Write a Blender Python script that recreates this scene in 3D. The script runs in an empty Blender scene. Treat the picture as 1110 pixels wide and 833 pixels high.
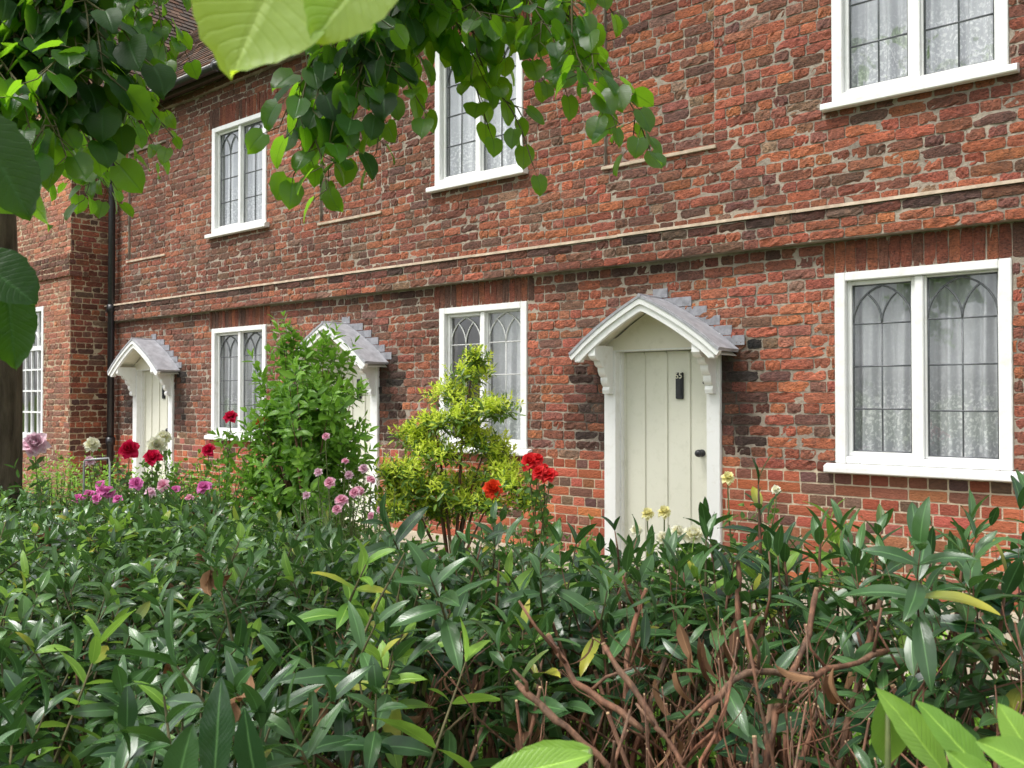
import bpy, bmesh, math, random
import numpy as np
from mathutils import Vector, Matrix
R = math.radians
rng = np.random.default_rng(11)
random.seed(5)
scene = bpy.context.scene
COL = scene.collection
EYE, DIST = 1.6, 5.73          # camera height; metres from the lens to the facade (facade is the plane y = 0)
YAW = R(40.6); PITCH = math.atan(15.5/1000)
CAM = np.array([0.0, -DIST, EYE])
_f = np.array([-math.sin(YAW)*math.cos(PITCH), math.cos(YAW)*math.cos(PITCH), math.sin(PITCH)])
_r = np.array([math.cos(YAW), math.sin(YAW), 0.0]); _u = np.cross(_r, _f)
def at(x, y, z):
    """survey helper: a point z metres deep seen at (x, y) of the 1110 x 833 photograph"""
    return CAM + z*(_f + _r*(x-555)/1000 - _u*(y-416.5)/1000)

# ------------------------------------------------------------------ object helpers
def tag(o, label=None, cat=None, group=None, kind=None):
    if label: o['label'] = label
    if cat: o['category'] = cat
    if group: o['group'] = group
    if kind: o['kind'] = kind
    return o
def empty(name, loc=(0,0,0), rz=0, **k):
    o = bpy.data.objects.new(name, None); COL.objects.link(o)
    o.location = loc; o.rotation_euler = (0,0,rz); o.empty_display_size = .1
    tag(o, **k); return o
def link(name, me, parent=None, **k):
    o = bpy.data.objects.new(name, me); COL.objects.link(o)
    if parent is not None:
        o.parent = parent
        if parent.type == 'EMPTY':      # meshes are modelled in world coordinates
            o.matrix_parent_inverse = Matrix.LocRotScale(Vector(parent.location), parent.rotation_euler, parent.scale).inverted()
    tag(o, **k); return o
class MB:
    """mesh builder in world coordinates: boxes, tubes, prisms, loose faces -> one mesh"""
    def __init__(s): s.v=[]; s.f=[]; s.m=[]; s.n=0
    def add(s, verts, faces, mi=0):
        b = s.n; s.v.extend([tuple(map(float,p)) for p in verts]); s.n += len(verts)
        s.f.extend([tuple(b+i for i in f) for f in faces]); s.m.extend([mi]*len(faces))
    def box(s, x0,x1,y0,y1,z0,z1, mi=0, bev=0.0):
        if bev <= 0:
            v=[(x0,y0,z0),(x1,y0,z0),(x1,y1,z0),(x0,y1,z0),(x0,y0,z1),(x1,y0,z1),(x1,y1,z1),(x0,y1,z1)]
            s.add(v,[(0,3,2,1),(4,5,6,7),(0,1,5,4),(1,2,6,5),(2,3,7,6),(3,0,4,7)],mi); return
        bm = bmesh.new(); bmesh.ops.create_cube(bm, size=1)
        for q in bm.verts: q.co = Vector(((x0+x1)/2+q.co.x*(x1-x0),(y0+y1)/2+q.co.y*(y1-y0),(z0+z1)/2+q.co.z*(z1-z0)))
        bmesh.ops.bevel(bm, geom=list(bm.edges), offset=bev, segments=2, affect='EDGES', clamp_overlap=True)
        bm.verts.index_update()
        s.add([q.co[:] for q in bm.verts],[[q.index for q in f.verts] for f in bm.faces],mi); bm.free()
    def prism(s, pts, axis, a, b, mi=0):
        """closed outline pts (2d) extruded along axis 'x' or 'y' from a to b"""
        n=len(pts)
        def P(p,t): return (t,p[0],p[1]) if axis=='x' else (p[0],t,p[1])
        s.add([P(p,a) for p in pts]+[P(p,b) for p in pts], [tuple(range(n)),tuple(range(2*n-1,n-1,-1))]+[(i,i+n,(i+1)%n+n,(i+1)%n) for i in range(n)], mi)
    def tube(s, pts, rad, sides=8, mi=0, cap=True):
        pts=[np.array(p,float) for p in pts]; n=len(pts)
        if not hasattr(rad,'__len__'): rad=[rad]*n
        t0=pts[1]-pts[0]; ref=np.array([0,0,1.]) if abs(t0[2])<.9*np.linalg.norm(t0) else np.array([1.,0,0])
        V=[]; 
        for i in range(n):
            t=pts[min(i+1,n-1)]-pts[max(i-1,0)]; t/=np.linalg.norm(t)+1e-9
            a=np.cross(t,ref); a/=np.linalg.norm(a)+1e-9; b=np.cross(t,a); ref=np.cross(a,t)
            for k in range(sides):
                g=2*math.pi*k/sides; V.append(pts[i]+rad[i]*(a*math.cos(g)+b*math.sin(g)))
        F=[(i*sides+k,i*sides+(k+1)%sides,(i+1)*sides+(k+1)%sides,(i+1)*sides+k) for i in range(n-1) for k in range(sides)]
        if cap: F+= [tuple(range(sides-1,-1,-1)), tuple((n-1)*sides+k for k in range(sides))]
        s.add(V,F,mi)
    def mesh(s, name, mats, smooth=False):
        me=bpy.data.meshes.new(name); me.from_pydata(s.v,[],s.f)
        for m in (mats if isinstance(mats,(list,tuple)) else [mats]): me.materials.append(m)
        me.polygons.foreach_set('material_index', s.m)
        if smooth: me.polygons.foreach_set('use_smooth',[True]*len(s.f))
        me.update(); return me
    def build(s, name, mats, parent=None, smooth=False, **k):
        return link(name, s.mesh(name,mats,smooth), parent, **k)
def np_mesh(name, V, Q, mat, attrs=None, smooth=True):
    """V (n,3), Q (m,4) quads; attrs: {name: (n,3)} per-vertex vectors"""
    me=bpy.data.meshes.new(name); me.vertices.add(len(V)); me.vertices.foreach_set('co',V.astype(np.float32).ravel())
    me.loops.add(Q.size); me.loops.foreach_set('vertex_index',Q.astype(np.int32).ravel())
    me.polygons.add(len(Q)); me.polygons.foreach_set('loop_start',(np.arange(len(Q))*4).astype(np.int32))
    me.polygons.foreach_set('loop_total', np.full(len(Q),4,np.int32))
    me.polygons.foreach_set('use_smooth', np.full(len(Q),smooth,bool))
    for k,a in (attrs or {}).items():
        at_=me.attributes.new(k,'FLOAT_VECTOR','POINT'); at_.data.foreach_set('vector',a.astype(np.float32).ravel())
    me.materials.append(mat); me.update(calc_edges=True); me.validate(); return me
def srgb(r,g,b):
    return tuple(((c/255)/12.92 if c/255<=.04045 else ((c/255+.055)/1.055)**2.4) for c in (r,g,b))

# ------------------------------------------------------------------ material helpers
class NT:
    def __init__(s,name):
        s.m=bpy.data.materials.new(name); s.m.use_nodes=True; s.t=s.m.node_tree; s.t.nodes.clear()
        s.out=s.n('ShaderNodeOutputMaterial'); 
    def n(s,typ,**k):
        nd=s.t.nodes.new(typ)
        for a,v in k.items():
            if a.startswith('i_'): 
                key=a[2:]; key=int(key) if key.isdigit() else key.replace('_',' ')
                nd.inputs[key].default_value=v
            else: setattr(nd,a,v)
        return nd
    def l(s,a,b): s.t.links.new(a,b)
    def mix(s,fac,a,b,mode='MIX'):
        nd=s.n('ShaderNodeMix',data_type='RGBA',blend_type=mode)
        for sock,v in ((0,fac),(6,a),(7,b)):
            if hasattr(v,'links') or isinstance(v,bpy.types.NodeSocket): s.l(v,nd.inputs[sock])
            else: nd.inputs[sock].default_value = v if sock==0 else (tuple(v)+(1,))[:4]
        return nd.outputs[2]
    def math(s,op,a,b=0.0,c=None,clamp=False):
        nd=s.n('ShaderNodeMath',operation=op,use_clamp=clamp)
        for i,v in enumerate((a,b) if c is None else (a,b,c)):
            if isinstance(v,bpy.types.NodeSocket): s.l(v,nd.inputs[i])
            else: nd.inputs[i].default_value=v
        return nd.outputs[0]
    def noise(s,vec,scale,detail=4,rough=.6,out='Fac'):
        nd=s.n('ShaderNodeTexNoise'); nd.inputs['Scale'].default_value=scale; nd.inputs['Detail'].default_value=detail; nd.inputs['Roughness'].default_value=rough
        if vec is not None: s.l(vec,nd.inputs['Vector'])
        return nd.outputs[out]
    def ramp(s,fac,stops):
        nd=s.n('ShaderNodeValToRGB'); s.l(fac,nd.inputs[0]); e=nd.color_ramp.elements
        while len(e)<len(stops): e.new(.5)
        for q,(p,c) in zip(e,stops):
            q.position=p; q.color=(tuple(c)+(1,))[:4] if hasattr(c,'__len__') else (c,c,c,1)
        return nd.outputs[0]
    def bump(s,h,strength=.3,dist=.01,normal=None):
        nd=s.n('ShaderNodeBump'); nd.inputs['Strength'].default_value=strength; nd.inputs['Distance'].default_value=dist
        s.l(h,nd.inputs['Height'])
        if normal is not None: s.l(normal,nd.inputs['Normal'])
        return nd.outputs[0]
    def pos(s): return s.n('ShaderNodeNewGeometry').outputs['Position']
    def obj(s): return s.n('ShaderNodeTexCoord').outputs['Object']
    def principled(s,col,rough=.7,normal=None,spec=.5,metal=0):
        p=s.n('ShaderNodeBsdfPrincipled')
        for k,v in (('Base Color',col),('Roughness',rough),('Specular IOR Level',spec),('Metallic',metal)):
            if isinstance(v,bpy.types.NodeSocket): s.l(v,p.inputs[k])
            else: p.inputs[k].default_value=(tuple(v)+(1,))[:4] if k=='Base Color' else v
        if normal is not None: s.l(normal,p.inputs['Normal'])
        return p
    def done(s,sock): s.l(sock,s.out.inputs['Surface']); return s.m

def mat_brick():
    t=NT('handmade_brick'); a=t.n('ShaderNodeAttribute',attribute_name='bcol'); p=t.pos()
    mp=t.n('ShaderNodeMapping'); mp.inputs['Scale'].default_value=(1,1,1.9); t.l(p,mp.inputs[0]); ps=mp.outputs[0]
    n1=t.noise(ps,62,6,.72); n2=t.noise(p,9,4,.6); n3=t.noise(p,260,3,.7); n4=t.noise(ps,27,5,.65)
    a2=t.n('ShaderNodeAttribute',attribute_name='bmis'); sx=t.n('ShaderNodeSeparateXYZ'); t.l(a2.outputs['Vector'],sx.inputs[0]); old=sx.outputs['X']
    base=a.outputs['Color']
    hi=t.mix(1.0,base,(1.6,1.5,1.4),'MULTIPLY'); lo=t.mix(1.0,base,(.30,.34,.38),'MULTIPLY')
    # pitted, spalled faces: pale fresh clay beside dark crusted hollows
    k=t.math('ADD',.25,t.math('MULTIPLY',old,.75))
    c=t.mix(t.math('MULTIPLY',t.ramp(n4,[(.50,0.0),(.66,1.0)]),t.math('MULTIPLY',k,.75)),base,hi)
    c=t.mix(t.math('MULTIPLY',t.ramp(n1,[(.36,1.0),(.50,0.0)]),k),c,lo)
    sm=t.math('MULTIPLY',t.ramp(t.noise(p,38,5,.75),[(.60,0.0),(.70,1.0)]),old)
    c=t.mix(t.math('MULTIPLY',sm,.45),c,(.30,.24,.19))
    gr=t.math('MULTIPLY',t.ramp(n2,[(.42,0.0),(.72,1.0)]),old)
    c=t.mix(t.math('MULTIPLY',gr,.45),c,(.07,.05,.043))
    h=t.math('ADD',t.math('MULTIPLY',n1,1.5),t.math('ADD',t.math('MULTIPLY',n3,.4),t.math('MULTIPLY',n4,1.0)))
    return t.done(t.principled(c,.9,t.bump(h,.95,.009),.2).outputs[0])
def mat_mortar():
    t=NT('lime_mortar'); p=t.pos(); n=t.noise(p,45,6,.7); n2=t.noise(p,3.1,4,.6)
    z=t.n('ShaderNodeSeparateXYZ'); t.l(p,z.inputs[0])
    new=t.math('MULTIPLY',t.math('SUBTRACT',1.165,z.outputs['Z']),60,clamp=True)
    old=t.mix(t.ramp(n2,[(.38,0.0),(.62,1.0)]),(.38,.315,.25),(.19,.155,.125))
    c=t.mix(new,old,(.56,.455,.325))
    c=t.mix(t.ramp(n,[(.35,.0),(.7,.75)]),c,t.mix(.5,c,(.55,.5,.42)))
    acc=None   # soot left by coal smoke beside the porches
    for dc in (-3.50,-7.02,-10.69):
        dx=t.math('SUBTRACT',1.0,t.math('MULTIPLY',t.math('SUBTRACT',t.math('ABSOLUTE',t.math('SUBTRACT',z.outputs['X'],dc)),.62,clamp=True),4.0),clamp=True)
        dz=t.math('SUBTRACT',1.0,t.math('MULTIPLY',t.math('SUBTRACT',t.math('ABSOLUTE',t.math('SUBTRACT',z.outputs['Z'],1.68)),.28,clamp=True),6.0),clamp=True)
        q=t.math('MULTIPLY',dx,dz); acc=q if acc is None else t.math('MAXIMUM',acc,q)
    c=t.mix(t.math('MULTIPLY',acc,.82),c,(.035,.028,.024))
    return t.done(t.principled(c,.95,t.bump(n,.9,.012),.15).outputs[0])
def mat_paint(name,col,rough=.45,grime=.25,gcol=(.30,.26,.19)):
    t=NT(name); p=t.pos(); n=t.noise(p,13,6,.7); n2=t.noise(p,110,3,.6)
    c=t.mix(t.math('MULTIPLY',t.ramp(n,[(.52,0.0),(.72,1.0)]),grime),col,gcol)
    return t.done(t.principled(c,rough,t.bump(t.math('ADD',n2,n),.12,.002),.5).outputs[0])
def mat_simple(name,c1,c2,scale=20,rough=.7,bump=.3,bd=.005,spec=.4,metal=0,stretch=None):
    t=NT(name); p=t.pos()
    if stretch:
        mp=t.n('ShaderNodeMapping'); mp.inputs['Scale'].default_value=stretch; t.l(p,mp.inputs[0]); p=mp.outputs[0]
    n=t.noise(p,scale,6,.65)
    c=t.mix(t.ramp(n,[(.3,0.0),(.7,1.0)]),c1,c2)
    return t.done(t.principled(c,rough,t.bump(n,bump,bd),spec,metal).outputs[0])
def mat_leaf(name,dark,light,trans,rough=.38,tf=.35,rib=.5,veins=9.0,spec=.5,age=None,bs=.35):
    """attribute 'lf' = (random per leaf, t along, s across)"""
    t=NT(name); a=t.n('ShaderNodeAttribute',attribute_name='lf'); s=t.n('ShaderNodeSeparateXYZ'); t.l(a.outputs['Vector'],s.inputs[0])
    r,tt,ss=s.outputs
    c=t.mix(t.ramp(r,[(.0,0.0),(1.0,1.0)]),dark,light)
    ab=t.math('ABSOLUTE',ss)
    midrib=t.math('SUBTRACT',1.0,t.math('MULTIPLY',ab,9.0),clamp=True)
    vn=t.math('SINE',t.math('MULTIPLY',t.math('SUBTRACT',tt,t.math('MULTIPLY',ab,.22)),veins*6.283))
    vein=t.math('MULTIPLY',t.math('POWER',t.math('ABSOLUTE',vn),14.0),.5)
    # blotchy tissue
    nz=t.noise(t.pos(),70,4,.6)
    c=t.mix(t.math('MULTIPLY',t.ramp(nz,[(.35,0.0),(.75,1.0)]),.35),c,t.mix(.5,c,dark))
    c=t.mix(t.math('MULTIPLY',midrib,rib),c,tuple(min(1,x*2.6+.02) for x in light))
    if age:
        yl=t.ramp(t.math('FRACT',t.math('MULTIPLY',r,7.31)),[(age,0.0),(min(1,age+.02),1.0)])
        c=t.mix(t.math('MULTIPLY',yl,t.ramp(tt,[(.1,.25),(.8,1.0)])),c,(.42,.40,.05))
    hb=t.math('ADD',t.math('ADD',t.math('MULTIPLY',midrib,-1.0),t.math('MULTIPLY',vein,-.6)),t.math('MULTIPLY',nz,.8))
    nm=t.bump(hb,bs,.0025)
    p=t.principled(c,rough,nm,spec)
    tr=t.n('ShaderNodeBsdfTranslucent'); t.l(t.mix(t.math('MULTIPLY',midrib,.4),t.mix(.35,trans,c,'MULTIPLY') if False else trans,dark),tr.inputs['Color'])
    mx=t.n('ShaderNodeMixShader'); mx.inputs[0].default_value=tf; t.l(p.outputs[0],mx.inputs[1]); t.l(tr.outputs[0],mx.inputs[2])
    return t.done(mx.outputs[0])
def mat_petal(name,inner,outer,tf=.3):
    t=NT(name); a=t.n('ShaderNodeAttribute',attribute_name='lf'); s=t.n('ShaderNodeSeparateXYZ'); t.l(a.outputs['Vector'],s.inputs[0])
    c=t.mix(t.ramp(s.outputs['Y'],[(.2,0.0),(.95,1.0)]),inner,outer)
    c=t.mix(t.math('MULTIPLY',s.outputs['X'],.35),c,tuple(x*.6 for x in outer))
    p=t.principled(c,.6,None,.25); tr=t.n('ShaderNodeBsdfTranslucent'); t.l(c,tr.inputs['Color'])
    mx=t.n('ShaderNodeMixShader'); mx.inputs[0].default_value=tf; t.l(p.outputs[0],mx.inputs[1]); t.l(tr.outputs[0],mx.inputs[2])
    return t.done(mx.outputs[0])
def mat_glass():
    t=NT('window_glass'); n=t.noise(t.pos(),3.5,2,.5)
    g=t.n('ShaderNodeBsdfGlossy'); g.inputs['Roughness'].default_value=.015; g.inputs['Color'].default_value=(.95,.97,1,1)
    nm=t.bump(n,.22,.02); t.l(nm,g.inputs['Normal'])
    tr=t.n('ShaderNodeBsdfTransparent'); tr.inputs['Color'].default_value=(.97,.98,.98,1)
    lw=t.n('ShaderNodeLayerWeight'); lw.inputs['Blend'].default_value=.5
    F=t.math('ADD',.11,t.math('MULTIPLY',.89,t.math('POWER',lw.outputs['Facing'],3.0)))
    mx=t.n('ShaderNodeMixShader'); t.l(F,mx.inputs[0]); t.l(tr.outputs[0],mx.inputs[1]); t.l(g.outputs[0],mx.inputs[2])
    return t.done(mx.outputs[0])
def mat_net():
    t=NT('net_curtain'); p=t.pos()
    z=t.n('ShaderNodeSeparateXYZ'); t.l(p,z.inputs[0])
    fl=t.ramp(t.noise(p,48,4,.55),[(.50,0.0),(.60,1.0)])
    wv=t.math('ADD',t.math('FRACT',t.math('DIVIDE',t.math('SUBTRACT',z.outputs['Z'],1.2),2.27)),0.0)
    fl=t.math('MULTIPLY',fl,t.ramp(wv,[(.16,1.0),(.24,.18)]))
    d=t.n('ShaderNodeBsdfDiffuse'); t.l(t.mix(fl,(.74,.75,.78),(.93,.93,.93)),d.inputs['Color'])
    tl=t.n('ShaderNodeBsdfTranslucent'); tl.inputs['Color'].default_value=(.7,.7,.7,1)
    tr=t.n('ShaderNodeBsdfTransparent')
    m1=t.n('ShaderNodeMixShader'); m1.inputs[0].default_value=.2; t.l(d.outputs[0],m1.inputs[1]); t.l(tl.outputs[0],m1.inputs[2])
    m2=t.n('ShaderNodeMixShader'); t.l(t.math('ADD',.80,t.math('MULTIPLY',fl,.2)),m2.inputs[0]); t.l(tr.outputs[0],m2.inputs[1]); t.l(m1.outputs[0],m2.inputs[2])
    return t.done(m2.outputs[0])

M={}
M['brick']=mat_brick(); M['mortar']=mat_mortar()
M['white']=mat_paint('white_gloss_paint',(.80,.80,.79),.35,.28,(.45,.40,.30))
M['cream']=mat_paint('cream_paint',(.74,.71,.60),.5,.25,(.4,.36,.24))
M['sage']=mat_paint('pale_green_door_paint',(.70,.69,.59),.42,.2,(.35,.36,.24))
M['black']=mat_simple('black_painted_iron',(.012,.012,.014),(.03,.03,.034),25,.35,.2,.002,.5)
M['rim']=mat_simple('gutter_rim_highlight',(.65,.66,.68),(.8,.8,.82),25,.3,.2,.002,.5)  # pale colour paints the sky's highlight along the gutter edge
M['lead']=mat_simple('sheet_lead',(.25,.25,.27),(.44,.44,.47),14,.5,.35,.004,.5)
M['lead_dark']=mat_simple('weathered_lead',(.15,.15,.165),(.33,.33,.36),18,.55,.4,.004,.5)
M['came']=mat_simple('lead_came',(.06,.065,.07),(.13,.14,.15),60,.4,.2,.001,.5)
M['came2']=mat_simple('pale_lead_came',(.42,.43,.42),(.6,.6,.58),60,.4,.2,.001,.5)
M['stone']=mat_simple('string_stone',(.34,.26,.19),(.66,.54,.42),11,.9,.5,.004,.2)
M['plinth']=mat_simple('rendered_plinth',(.42,.36,.28),(.56,.49,.39),9,.95,.5,.006,.2)
M['interior']=mat_simple('interior_plaster',(.16,.15,.13),(.2,.19,.17),3,.9,.1,.002,.2)
M['soffit']=mat_simple('dark_soffit_wood',(.05,.035,.028),(.09,.06,.045),20,.8,.3,.003,.2)
M['glass']=mat_glass(); M['net']=mat_net()
M['digit']=mat_simple('pale_brass_digit',(.65,.62,.5),(.75,.72,.6),80,.35,.1,.001,.5,.3)
M['path']=mat_simple('path_paving',(.30,.26,.20),(.48,.42,.34),5,.9,.4,.006,.2)
M['soil']=mat_simple('garden_soil',(.022,.016,.011),(.07,.05,.035),18,1.0,1.0,.03,.1)
M['lawn']=mat_simple('mown_turf',(.045,.08,.02),(.10,.15,.035),40,.95,.8,.02,.1)
M['bark']=mat_simple('tree_bark',(.05,.038,.028),(.17,.135,.10),16,.95,1.0,.02,.15,0,(1,1,.25))
M['twig']=mat_simple('green_brown_twig',(.06,.06,.025),(.13,.11,.05),40,.7,.3,.002,.3)
_t=NT('woody_brown_stem'); _p=_t.pos(); _mp=_t.n('ShaderNodeMapping'); _mp.inputs['Scale'].default_value=(1,1,.35); _t.l(_p,_mp.inputs[0]); _a=_t.noise(_mp.outputs[0],55,6,.7); _b=_t.noise(_p,7,3,.6)
_c=_t.mix(_t.ramp(_b,[(.35,0.0),(.65,1.0)]),(.27,.11,.06),(.22,.135,.085)); _c=_t.mix(_t.ramp(_a,[(.38,0.0),(.62,1.0)]),_t.mix(.75,_c,(.02,.012,.01)),_c)
M['stem']=_t.done(_t.principled(_c,.72,_t.bump(_a,.9,.005),.35).outputs[0])
M['gstem']=mat_simple('green_stem',(.06,.09,.025),(.14,.16,.05),40,.6,.3,.002,.4)
M['cut']=mat_simple('pale_cut_wood',(.42,.26,.14),(.55,.4,.25),60,.8,.2,.001,.2)
M['wire']=mat_simple('galvanised_wire',(.35,.36,.36),(.5,.5,.5),60,.4,.1,.001,.5,.4)

def mat_tile():
    t=NT('clay_roof_tile'); a=t.n('ShaderNodeAttribute',attribute_name='bcol'); p=t.pos(); n=t.noise(p,30,5,.7)
    c=t.mix(t.ramp(n,[(.35,0.0),(.7,1.0)]),t.mix(.5,a.outputs['Color'],(.05,.04,.035)),a.outputs['Color'])
    return t.done(t.principled(c,.9,t.bump(n,.6,.006),.2).outputs[0])
M['tile']=mat_tile()

# ------------------------------------------------------------------ brickwork
def vnoise(x,y,seed=0):
    """smooth value noise 0..1 on arrays"""
    x=np.asarray(x,float); y=np.asarray(y,float)
    xi=np.floor(x).astype(np.int64); yi=np.floor(y).astype(np.int64); xf=x-xi; yf=y-yi
    def h(a,b):
        n=(a*374761393+b*668265263+seed*974711)&0x7fffffff; n=((n^(n>>13))*1274126177)&0x7fffffff; return ((n^(n>>16))&0xffff)/65535.
    u=xf*xf*(3-2*xf); v=yf*yf*(3-2*yf)
    return (h(xi,yi)*(1-u)+h(xi+1,yi)*u)*(1-v)+(h(xi,yi+1)*(1-u)+h(xi+1,yi+1)*u)*v
NU,NV=6,3
def bricks_mesh(name, rects, place, mat):
    """rects rows: u0,u1,z0,z1,off,proud,rough,r,g,b,weathered ; place(u,z,d)->xyz, d outwards"""
    A=np.array(rects,float); n=len(A)
    gu=np.linspace(0,1,NU+1); gv=np.linspace(0,1,NV+1); gu=gu*.92+.04*(gu*2); gv=np.array([0,.28,.72,1.0])
    U,Vv=np.meshgrid(gu,gv); U=U.ravel(); Vv=Vv.ravel(); nf=len(U)
    u0,u1,z0,z1,off,pr,ro=[A[:,i:i+1] for i in range(7)]
    seedv=rng.random((n,1))*100
    uu=u0+(u1-u0)*U; zz=z0+(z1-z0)*Vv
    edge=(np.isclose(U,0)|np.isclose(U,1)|np.isclose(Vv,0)|np.isclose(Vv,1))
    corner=((np.isclose(U,0)|np.isclose(U,1))&(np.isclose(Vv,0)|np.isclose(Vv,1)))
    j=rng.normal(0,1,(n,nf)); k=rng.normal(0,1,(n,nf)); d=rng.normal(0,1,(n,nf))
    uu=uu+j*ro*.0014*edge; zz=zz+k*ro*.0013*edge
    cu=(u0+u1)/2; cz=(z0+z1)/2
    uu=np.where(corner,uu+(cu-uu)*.03*ro,uu); zz=np.where(corner,zz+(cz-zz)*.08*np.minimum(ro,1.5),zz)
    tilt=rng.normal(0,1,(n,1))*.0016*ro*(U*2-1)+rng.normal(0,1,(n,1))*.0012*ro*(Vv*2-1)
    dd=off+pr+tilt+d*.0017*ro-np.where(edge,.0016+.0008*ro,0)
    # back ring
    ring=[i for i in range(NU+1)]+[ (NU+1)*r+NU for r in range(1,NV+1)]+[ (NU+1)*NV+i for i in range(NU-1,-1,-1)]+[(NU+1)*r for r in range(NV-1,0,-1)]
    m=len(ring)
    ub=uu[:,ring]; zb=zz[:,ring]; db=np.broadcast_to(off-.012,(n,m))
    UU=np.concatenate([uu,ub],1); ZZ=np.concatenate([zz,zb],1); DD=np.concatenate([dd,db],1)
    P=place(UU,ZZ,DD).reshape(-1,3)
    tot=nf+m
    F=[]
    for b in range(NV):
        for a in range(NU):
            i=b*(NU+1)+a; F.append((i,i+1,i+NU+2,i+NU+1))
    for i in range(m): F.append((ring[i],nf+i,nf+(i+1)%m,ring[(i+1)%m]))
    F=np.array(F); Q=(F[None]+(np.arange(n)*tot)[:,None,None]).reshape(-1,4)
    col=np.repeat(A[:,7:10],tot,0); mis=np.zeros((n*tot,3)); mis[:,0]=np.repeat(A[:,10],tot)
    return np_mesh(name,P,Q,mat,{'bcol':col,'bmis':mis},smooth=False)
PAL=dict(orange=(.57,.175,.085),red=(.44,.122,.074),rose=(.38,.138,.088),brown=(.24,.110,.082),purple=(.18,.100,.078),dark=(.08,.06,.056),buff=(.36,.23,.16))
def brick_colour(u,z,old,header,soot):
    r=random.random(); s=float(vnoise(u*1.3+7,z*1.9,3)); s2=float(vnoise(u*.6,z*.7+3,9))
    if old:
        w=[('orange',.24+.35*(s-.4)),('red',.32),('rose',.24),('brown',.16+.3*(.5-s)),('purple',.08+.22*(.5-s2)),('dark',.03*max(0,.45-s)),('buff',.05)]
    else:
        w=[('red',.52),('rose',.22),('orange',.10),('brown',.12),('purple',.22 if header else .03)]
    w=[(k,max(0,v)) for k,v in w]; tot=sum(v for _,v in w); r*=tot
    for k,v in w:
        r-=v
        if r<=0: break
    c=np.array(PAL[k]); c=c*random.uniform(.75,1.25)*np.array([1,random.uniform(.88,1.15),random.uniform(.85,1.15)])
    if old:
        c=c*.72+np.array([.30,.12,.082])*.28; g_=.42*max(0,s2-.35); c=c*(1-g_)+np.array([.17,.105,.08])*g_; c=c*(.70+.5*s); q=min(1,max(0,(-5.0-u)/4.0))*.38; c=c*(1-q)+np.array([.23,.125,.09])*q
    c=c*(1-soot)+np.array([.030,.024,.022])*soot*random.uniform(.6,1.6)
    return c
def lay_courses(u0,u1,z0,z1,holes,oldfn,sootfn,course=.0722,off=0.0,seed=0,inset=lambda u,z:0.0,split=None):
    rects=[]; k=0; z=z0
    while z<z1-.02:
        zt=min(z+course,z1); zc=(z+zt)/2
        old=oldfn((u0+u1)/2,zc); j=.0095 if not old else random.uniform(.007,.011)
        u=u0-random.uniform(0,.2); seq=0
        while u<u1:
            if not old: L=.2225 if k%2==0 else .112
            else:
                if k%2: L=.112 if random.random()<.82 else .22
                else: L=random.choice([.21,.225,.23,.112 if random.random()<.5 else .225])
            hdr=L<.15
            L*=random.uniform(.97,1.03) if old else 1.0
            a,b=max(u,u0),min(u+L,u1); u+=L
            segs=[(a,b)]
            for (h0,h1,g0,g1) in holes:
                if g0<zc<g1:
                    ns=[]
                    for (p,q) in segs:
                        if q<=h0 or p>=h1: ns.append((p,q)); continue
                        if p<h0: ns.append((p,h0))
                        if q>h1: ns.append((h1,q))
                    segs=ns
            for P_ in (split or []):      # joints fall on the edges of the sunk panels
                if P_[2]<zc<P_[3]:
                    for e_ in P_[:2]:
                        ns=[]
                        for (p,q) in segs: ns += [(p,e_),(e_,q)] if p<e_<q else [(p,q)]
                        segs=ns
            for (p,q) in segs:
                if q-p<.019: continue
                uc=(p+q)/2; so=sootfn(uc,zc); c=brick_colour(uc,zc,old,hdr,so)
                wob=.004*math.sin(uc*2.1+seed)+.003*math.sin(uc*5.3+k) if old else 0
                rr=1.0 if not old else random.uniform(.8,1.9)
                pr=.005 if not old else random.uniform(.0035,.0085)
                rects.append((p+j/2,q-j/2,z+j/2+wob,zt-j/2+wob,off+inset(uc,zc),pr,rr if old else .55,*c,1.0 if old else .12))
        z=zt; k+=1
    return rects
def soldiers(rects,u0,u1,z0,z1,off=0.0,soot=.15,w=.068):
    n=max(1,round((u1-u0)/w)); d=(u1-u0)/n
    for i in range(n):
        c=np.array(PAL[random.choice(['red','orange','red','rose','brown'])])*random.uniform(.75,1.05)*.85
        c=c*(1-soot)+np.array([.06,.045,.035])*soot
        rects.append((u0+i*d+.002,u0+(i+1)*d-.002,z0+.003,z1-.003,off,.006,1.1,*c,.9))
def backing(mb,u0,u1,z0,z1,holes,insets,P,depth=.22):
    """mortar plane with holes (with reveals) and shallow insets; P(u,z,d)->xyz"""
    us=sorted({u0,u1,*[h for H in holes+insets for h in H[:2]]}); zs=sorted({z0,z1,*[h for H in holes+insets for h in H[2:4]]})
    us=[u for u in us if u0<=u<=u1]; zs=[z for z in zs if z0<=z<=z1]
    for a,b in zip(us[:-1],us[1:]):
        for c,d in zip(zs[:-1],zs[1:]):
            x,y=(a+b)/2,(c+d)/2
            if any(h[0]<x<h[1] and h[2]<y<h[3] for h in holes): continue
            o=-.03 if any(h[0]<x<h[1] and h[2]<y<h[3] for h in insets) else 0
            mb.add([P(a,c,o),P(b,c,o),P(b,d,o),P(a,d,o)],[(0,1,2,3)])
    for H,dp in [(h,depth) for h in holes]+[(h,.03) for h in insets]:
        a,b,c,d=H[:4]
        for (p,q,r,s) in ((a,c,b,c),(b,c,b,d),(b,d,a,d),(a,d,a,c)):
            mb.add([P(p,q,0),P(r,s,0),P(r,s,-dp),P(p,q,-dp)],[(0,1,2,3)])

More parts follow.
